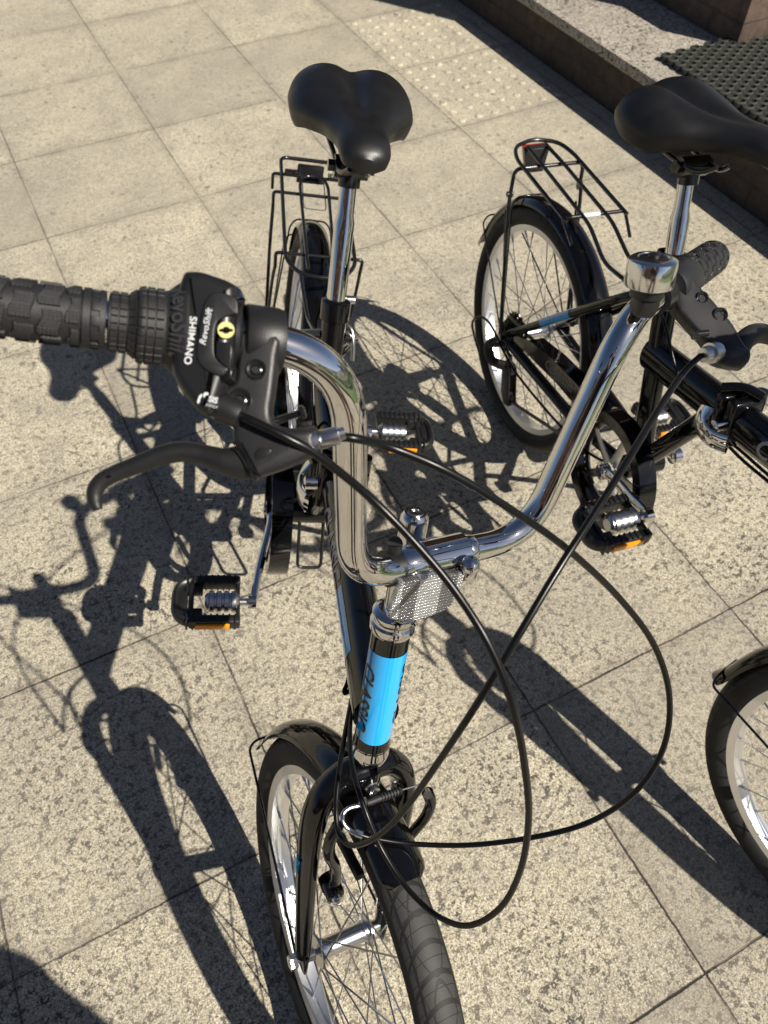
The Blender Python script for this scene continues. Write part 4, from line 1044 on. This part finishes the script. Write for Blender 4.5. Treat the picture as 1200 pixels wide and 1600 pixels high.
# blue bands seen on the second bicycle: stay and tube stickers (same kind on both)
for fr in (frame, fr2):
    mb = MB(); a_ = V((.10, -.0560, .363)); b_ = V((.165, -.0505, .432)); sweep(mb, [a_, b_], .0086, 14); obj('stay_decal', mb, blue, fr)
    mb = MB(); vs = []; fs = []
    dd_ = (MT[1] - MT[0]).normalized(); du_ = V((-dd_.z, 0, dd_.x))
    def tp(s, h_, off): 
        a = math.asin(max(-.98, min(.98, h_ / .029))); return MT[0] + dd_ * s + du_ * ((.029 + off) * sin(a)) + V((0, -(.0225 + off) * cos(a), 0))
    for i in range(9):
        for k in range(9): vs.append(tp(.075 + .05 * i / 8, -.014 + .032 * k / 8, .0012))
    for i in range(8):
        for k in range(8): fs.append([i * 9 + k, i * 9 + k + 1, i * 9 + k + 10, i * 9 + k + 9])

# ================================================================== SURROUNDINGS behind the photographer (seen in the chrome)
grass_m = mat('lawn', (.055, .11, .018), .9, 0, noise=.5, nscale=30, bump=.6, bscale=40)
mb = MB(); mb.add([(2.6, -9, .006), (14, -9, .006), (14, 6, .006), (2.6, 6, .006)], [[0, 1, 2, 3]]); g = obj('lawn', mb, grass_m, smooth=False); tag(g, kind='structure')
hedge_m = mat('hedge_leaves', (.04, .085, .015), .8, 0, noise=.6, nscale=14)
mb = MB(); rnd = random.Random(3)
for i in range(5200):
    y = rnd.uniform(-9, 5); z = rnd.uniform(.05, 1.5) ; x = 6.2 + rnd.uniform(-.3, .3) + .12 * sin(y * 2.3) + .08 * sin(z * 5 + y)
    c_ = V((x, y, z)); a_ = V((rnd.gauss(0, 1), rnd.gauss(0, 1), rnd.gauss(0, 1))).normalized(); b_ = a_.cross(V((rnd.gauss(0, 1), rnd.gauss(0, 1), rnd.gauss(0, 1)))).normalized(); q = rnd.uniform(.05, .10)
    mb.add([c_ + a_ * q, c_ + b_ * q * .6, c_ - a_ * q, c_ - b_ * q * .6], [[0, 1, 2, 3]])
g = obj('hedge', mb, hedge_m, smooth=False); tag(g, 'clipped green garden hedge beyond the lawn', 'hedge')
house = emp('brick_house', (-3, -8.5, 0)); tag(house, 'brick house with white windows facing the paving', 'house')
hb = bpy.data.materials.new('orange_brick'); hb.use_nodes = True; brickify(hb, (.42, .20, .11), (.34, .15, .085), (.35, .30, .24), rowh=.075, bw=.225, swap=(math.radians(90), 0, 0))
mb = MB(); box(mb, (-1.5, -3, 2.6), (11, 6, 5.2)); obj('wall', mb, hb, house)
mb = MB(); prism(mb, [V((-7.3, -6.4, 5.1)), V((-7.3, .4, 5.1)), V((-7.3, -3, 7.4))], V((.01, 0, 0))); mb = MB()
mb.add([(-7.3, .4, 5.15), (4.3, .4, 5.15), (4.3, -3, 7.2), (-7.3, -3, 7.2), (-7.3, -6.4, 5.15), (4.3, -6.4, 5.15)], [[0, 1, 2, 3], [3, 2, 5, 4], [0, 3, 4], [1, 5, 2]]); obj('roof', mb, mat('slate', (.10, .095, .09), .7, noise=.3, nscale=5), house, smooth=False)
wf = mat('white_frame', (.75, .75, .73), .4); gl_ = mat('dark_glass', (.02, .025, .03), .05, 0, spec=.8)
for (x, z) in ((-5, 1.5), (-1.5, 1.5), (2, 1.5), (-5, 3.9), (-1.5, 3.9), (2, 3.9)):
    mb = MB()
    for q in (-.62, 0, .62): box(mb, (x + q, .03, z), (.07, .08, 1.2))
    for q in (-.6, .6): box(mb, (x, .032, z + q), (1.3, .08, .07))
    wn_ = obj('window', mb, wf, house); mb = MB(); box(mb, (x, .008, z), (1.2, .03, 1.15)); obj('pane', mb, gl_, wn_)

# ================================================================== PHOTOGRAPHER (behind the lens; casts the shadow at lower left)
def skin(name, verts, edges, radii, m, parent=None, lv=2):
    me = bpy.data.meshes.new(name); me.from_pydata(verts, edges, []); o = bpy.data.objects.new(name, me); C.objects.link(o)
    md_ = o.modifiers.new('s', 'SKIN'); md_.use_smooth_shade = True
    for i, r in enumerate(radii):
        sv__ = me.skin_vertices[0].data[i]; sv__.radius = (r, r) if not isinstance(r, tuple) else r; sv__.use_root = (i == 0)
    sb = o.modifiers.new('b', 'SUBSURF'); sb.levels = lv; sb.render_levels = lv
    dg = bpy.context.evaluated_depsgraph_get(); dg.update(); nm_ = bpy.data.meshes.new_from_object(o.evaluated_get(dg))
    o.modifiers.clear(); o.data = nm_; bpy.data.meshes.remove(me); nm_.name = name; nm_.materials.clear(); nm_.materials.append(m)
    for f in nm_.polygons: f.use_smooth = True
    if parent: o.parent = parent
    return o
PX, PY = .180, -.435
def pv(x, y, z): return (PX + x, PY + y, z)
skin_m = mat('skin', (.52, .31, .22), .5, noise=.1, nscale=60)
vt = [pv(0, 0, .95), pv(0, .0, 1.12), pv(0, .0, 1.30), pv(0, .01, 1.42), pv(0, .05, 1.50), pv(0, .09, 1.60), pv(0, .10, 1.68),
      pv(-.17, .01, 1.40), pv(-.18, -.03, 1.10), (-.115, -.15, 1.21), (-.085, -.085, 1.285),
      pv(.17, .01, 1.40), pv(.15, -.06, 1.10), (.125, -.16, 1.21), (.085, -.085, 1.285),
      pv(-.10, 0, .88), pv(-.11, .02, .50), pv(-.12, -.01, .10), pv(-.13, .10, .035), pv(.10, 0, .88), pv(.11, .02, .50), pv(.12, -.01, .10), pv(.13, .10, .035)]
eg = [(0, 1), (1, 2), (2, 3), (3, 4), (4, 5), (5, 6), (3, 7), (7, 8), (8, 9), (9, 10), (3, 11), (11, 12), (12, 13), (13, 14), (0, 15), (15, 16), (16, 17), (17, 18), (0, 19), (19, 20), (20, 21), (21, 22)]
rd = [(.15, .11), (.14, .10), (.16, .11), (.12, .09), .055, .095, .075, .06, .047, .034, .032, .06, .047, .034, .032, .09, .06, .042, .04, .09, .06, .042, .04]
person = skin('person', vt, eg, rd, skin_m); tag(person, 'person in dark clothes holding up a phone behind the bicycles', 'person')
k = 1.12
skin('jacket', vt[:5] + vt[7:10] + vt[11:14], [(0, 1), (1, 2), (2, 3), (3, 4), (3, 5), (5, 6), (6, 7), (3, 8), (8, 9), (9, 10)], [(.165, .125), (.16, .115), (.175, .125), (.135, .105), .062, .072, .060, .046, .072, .060, .046], mat('dark_jacket', (.02, .022, .03), .8), person)
skin('trousers', [vt[0]] + vt[15:18] + vt[19:22], [(0, 1), (1, 2), (2, 3), (0, 4), (4, 5), (5, 6)], [(.125, .085), .078, .066, .058, .078, .066, .058], mat('dark_trousers', (.025, .03, .045), .85), person)
mb = MB(); hc = V(pv(0, .085, 1.665)); lathe(mb, hc, (0, -.35, 1), [(-.06, .085), (-.02, .108), (.03, .112), (.07, .092), (.095, .055), (.105, 0)], 24); obj('hair', mb, mat('brown_hair', (.05, .03, .02), .6), person)
for sd_ in (-1, 1):        # fingers closing on the phone edges
    for fi in range(4):
        b0 = V((sd_ * .080, -.075 + .004 * fi, 1.305 - .017 * fi)); b0 = CAM - Fw * .030 + Xw * sd_ * .075 + Uw * (.030 - .019 * fi)
        skin('finger', [tuple(b0), tuple(b0 + Xw * sd_ * .004 + Fw * .012), tuple(b0 - Xw * sd_ * .010 + Fw * .014)], [(0, 1), (1, 2)], [.0085, .008, .007], skin_m, person, 1)
mb = MB(); Rp = M((Xw, Uw, -Fw)).transposed(); box(mb, CAM - Fw * .010 , (.147, .071, .0078), Rp, bev=.003); ph = obj('phone', mb, mat('phone_body', (.02, .02, .022), .2), None); tag(ph, 'dark mobile phone held in both hands', 'phone')
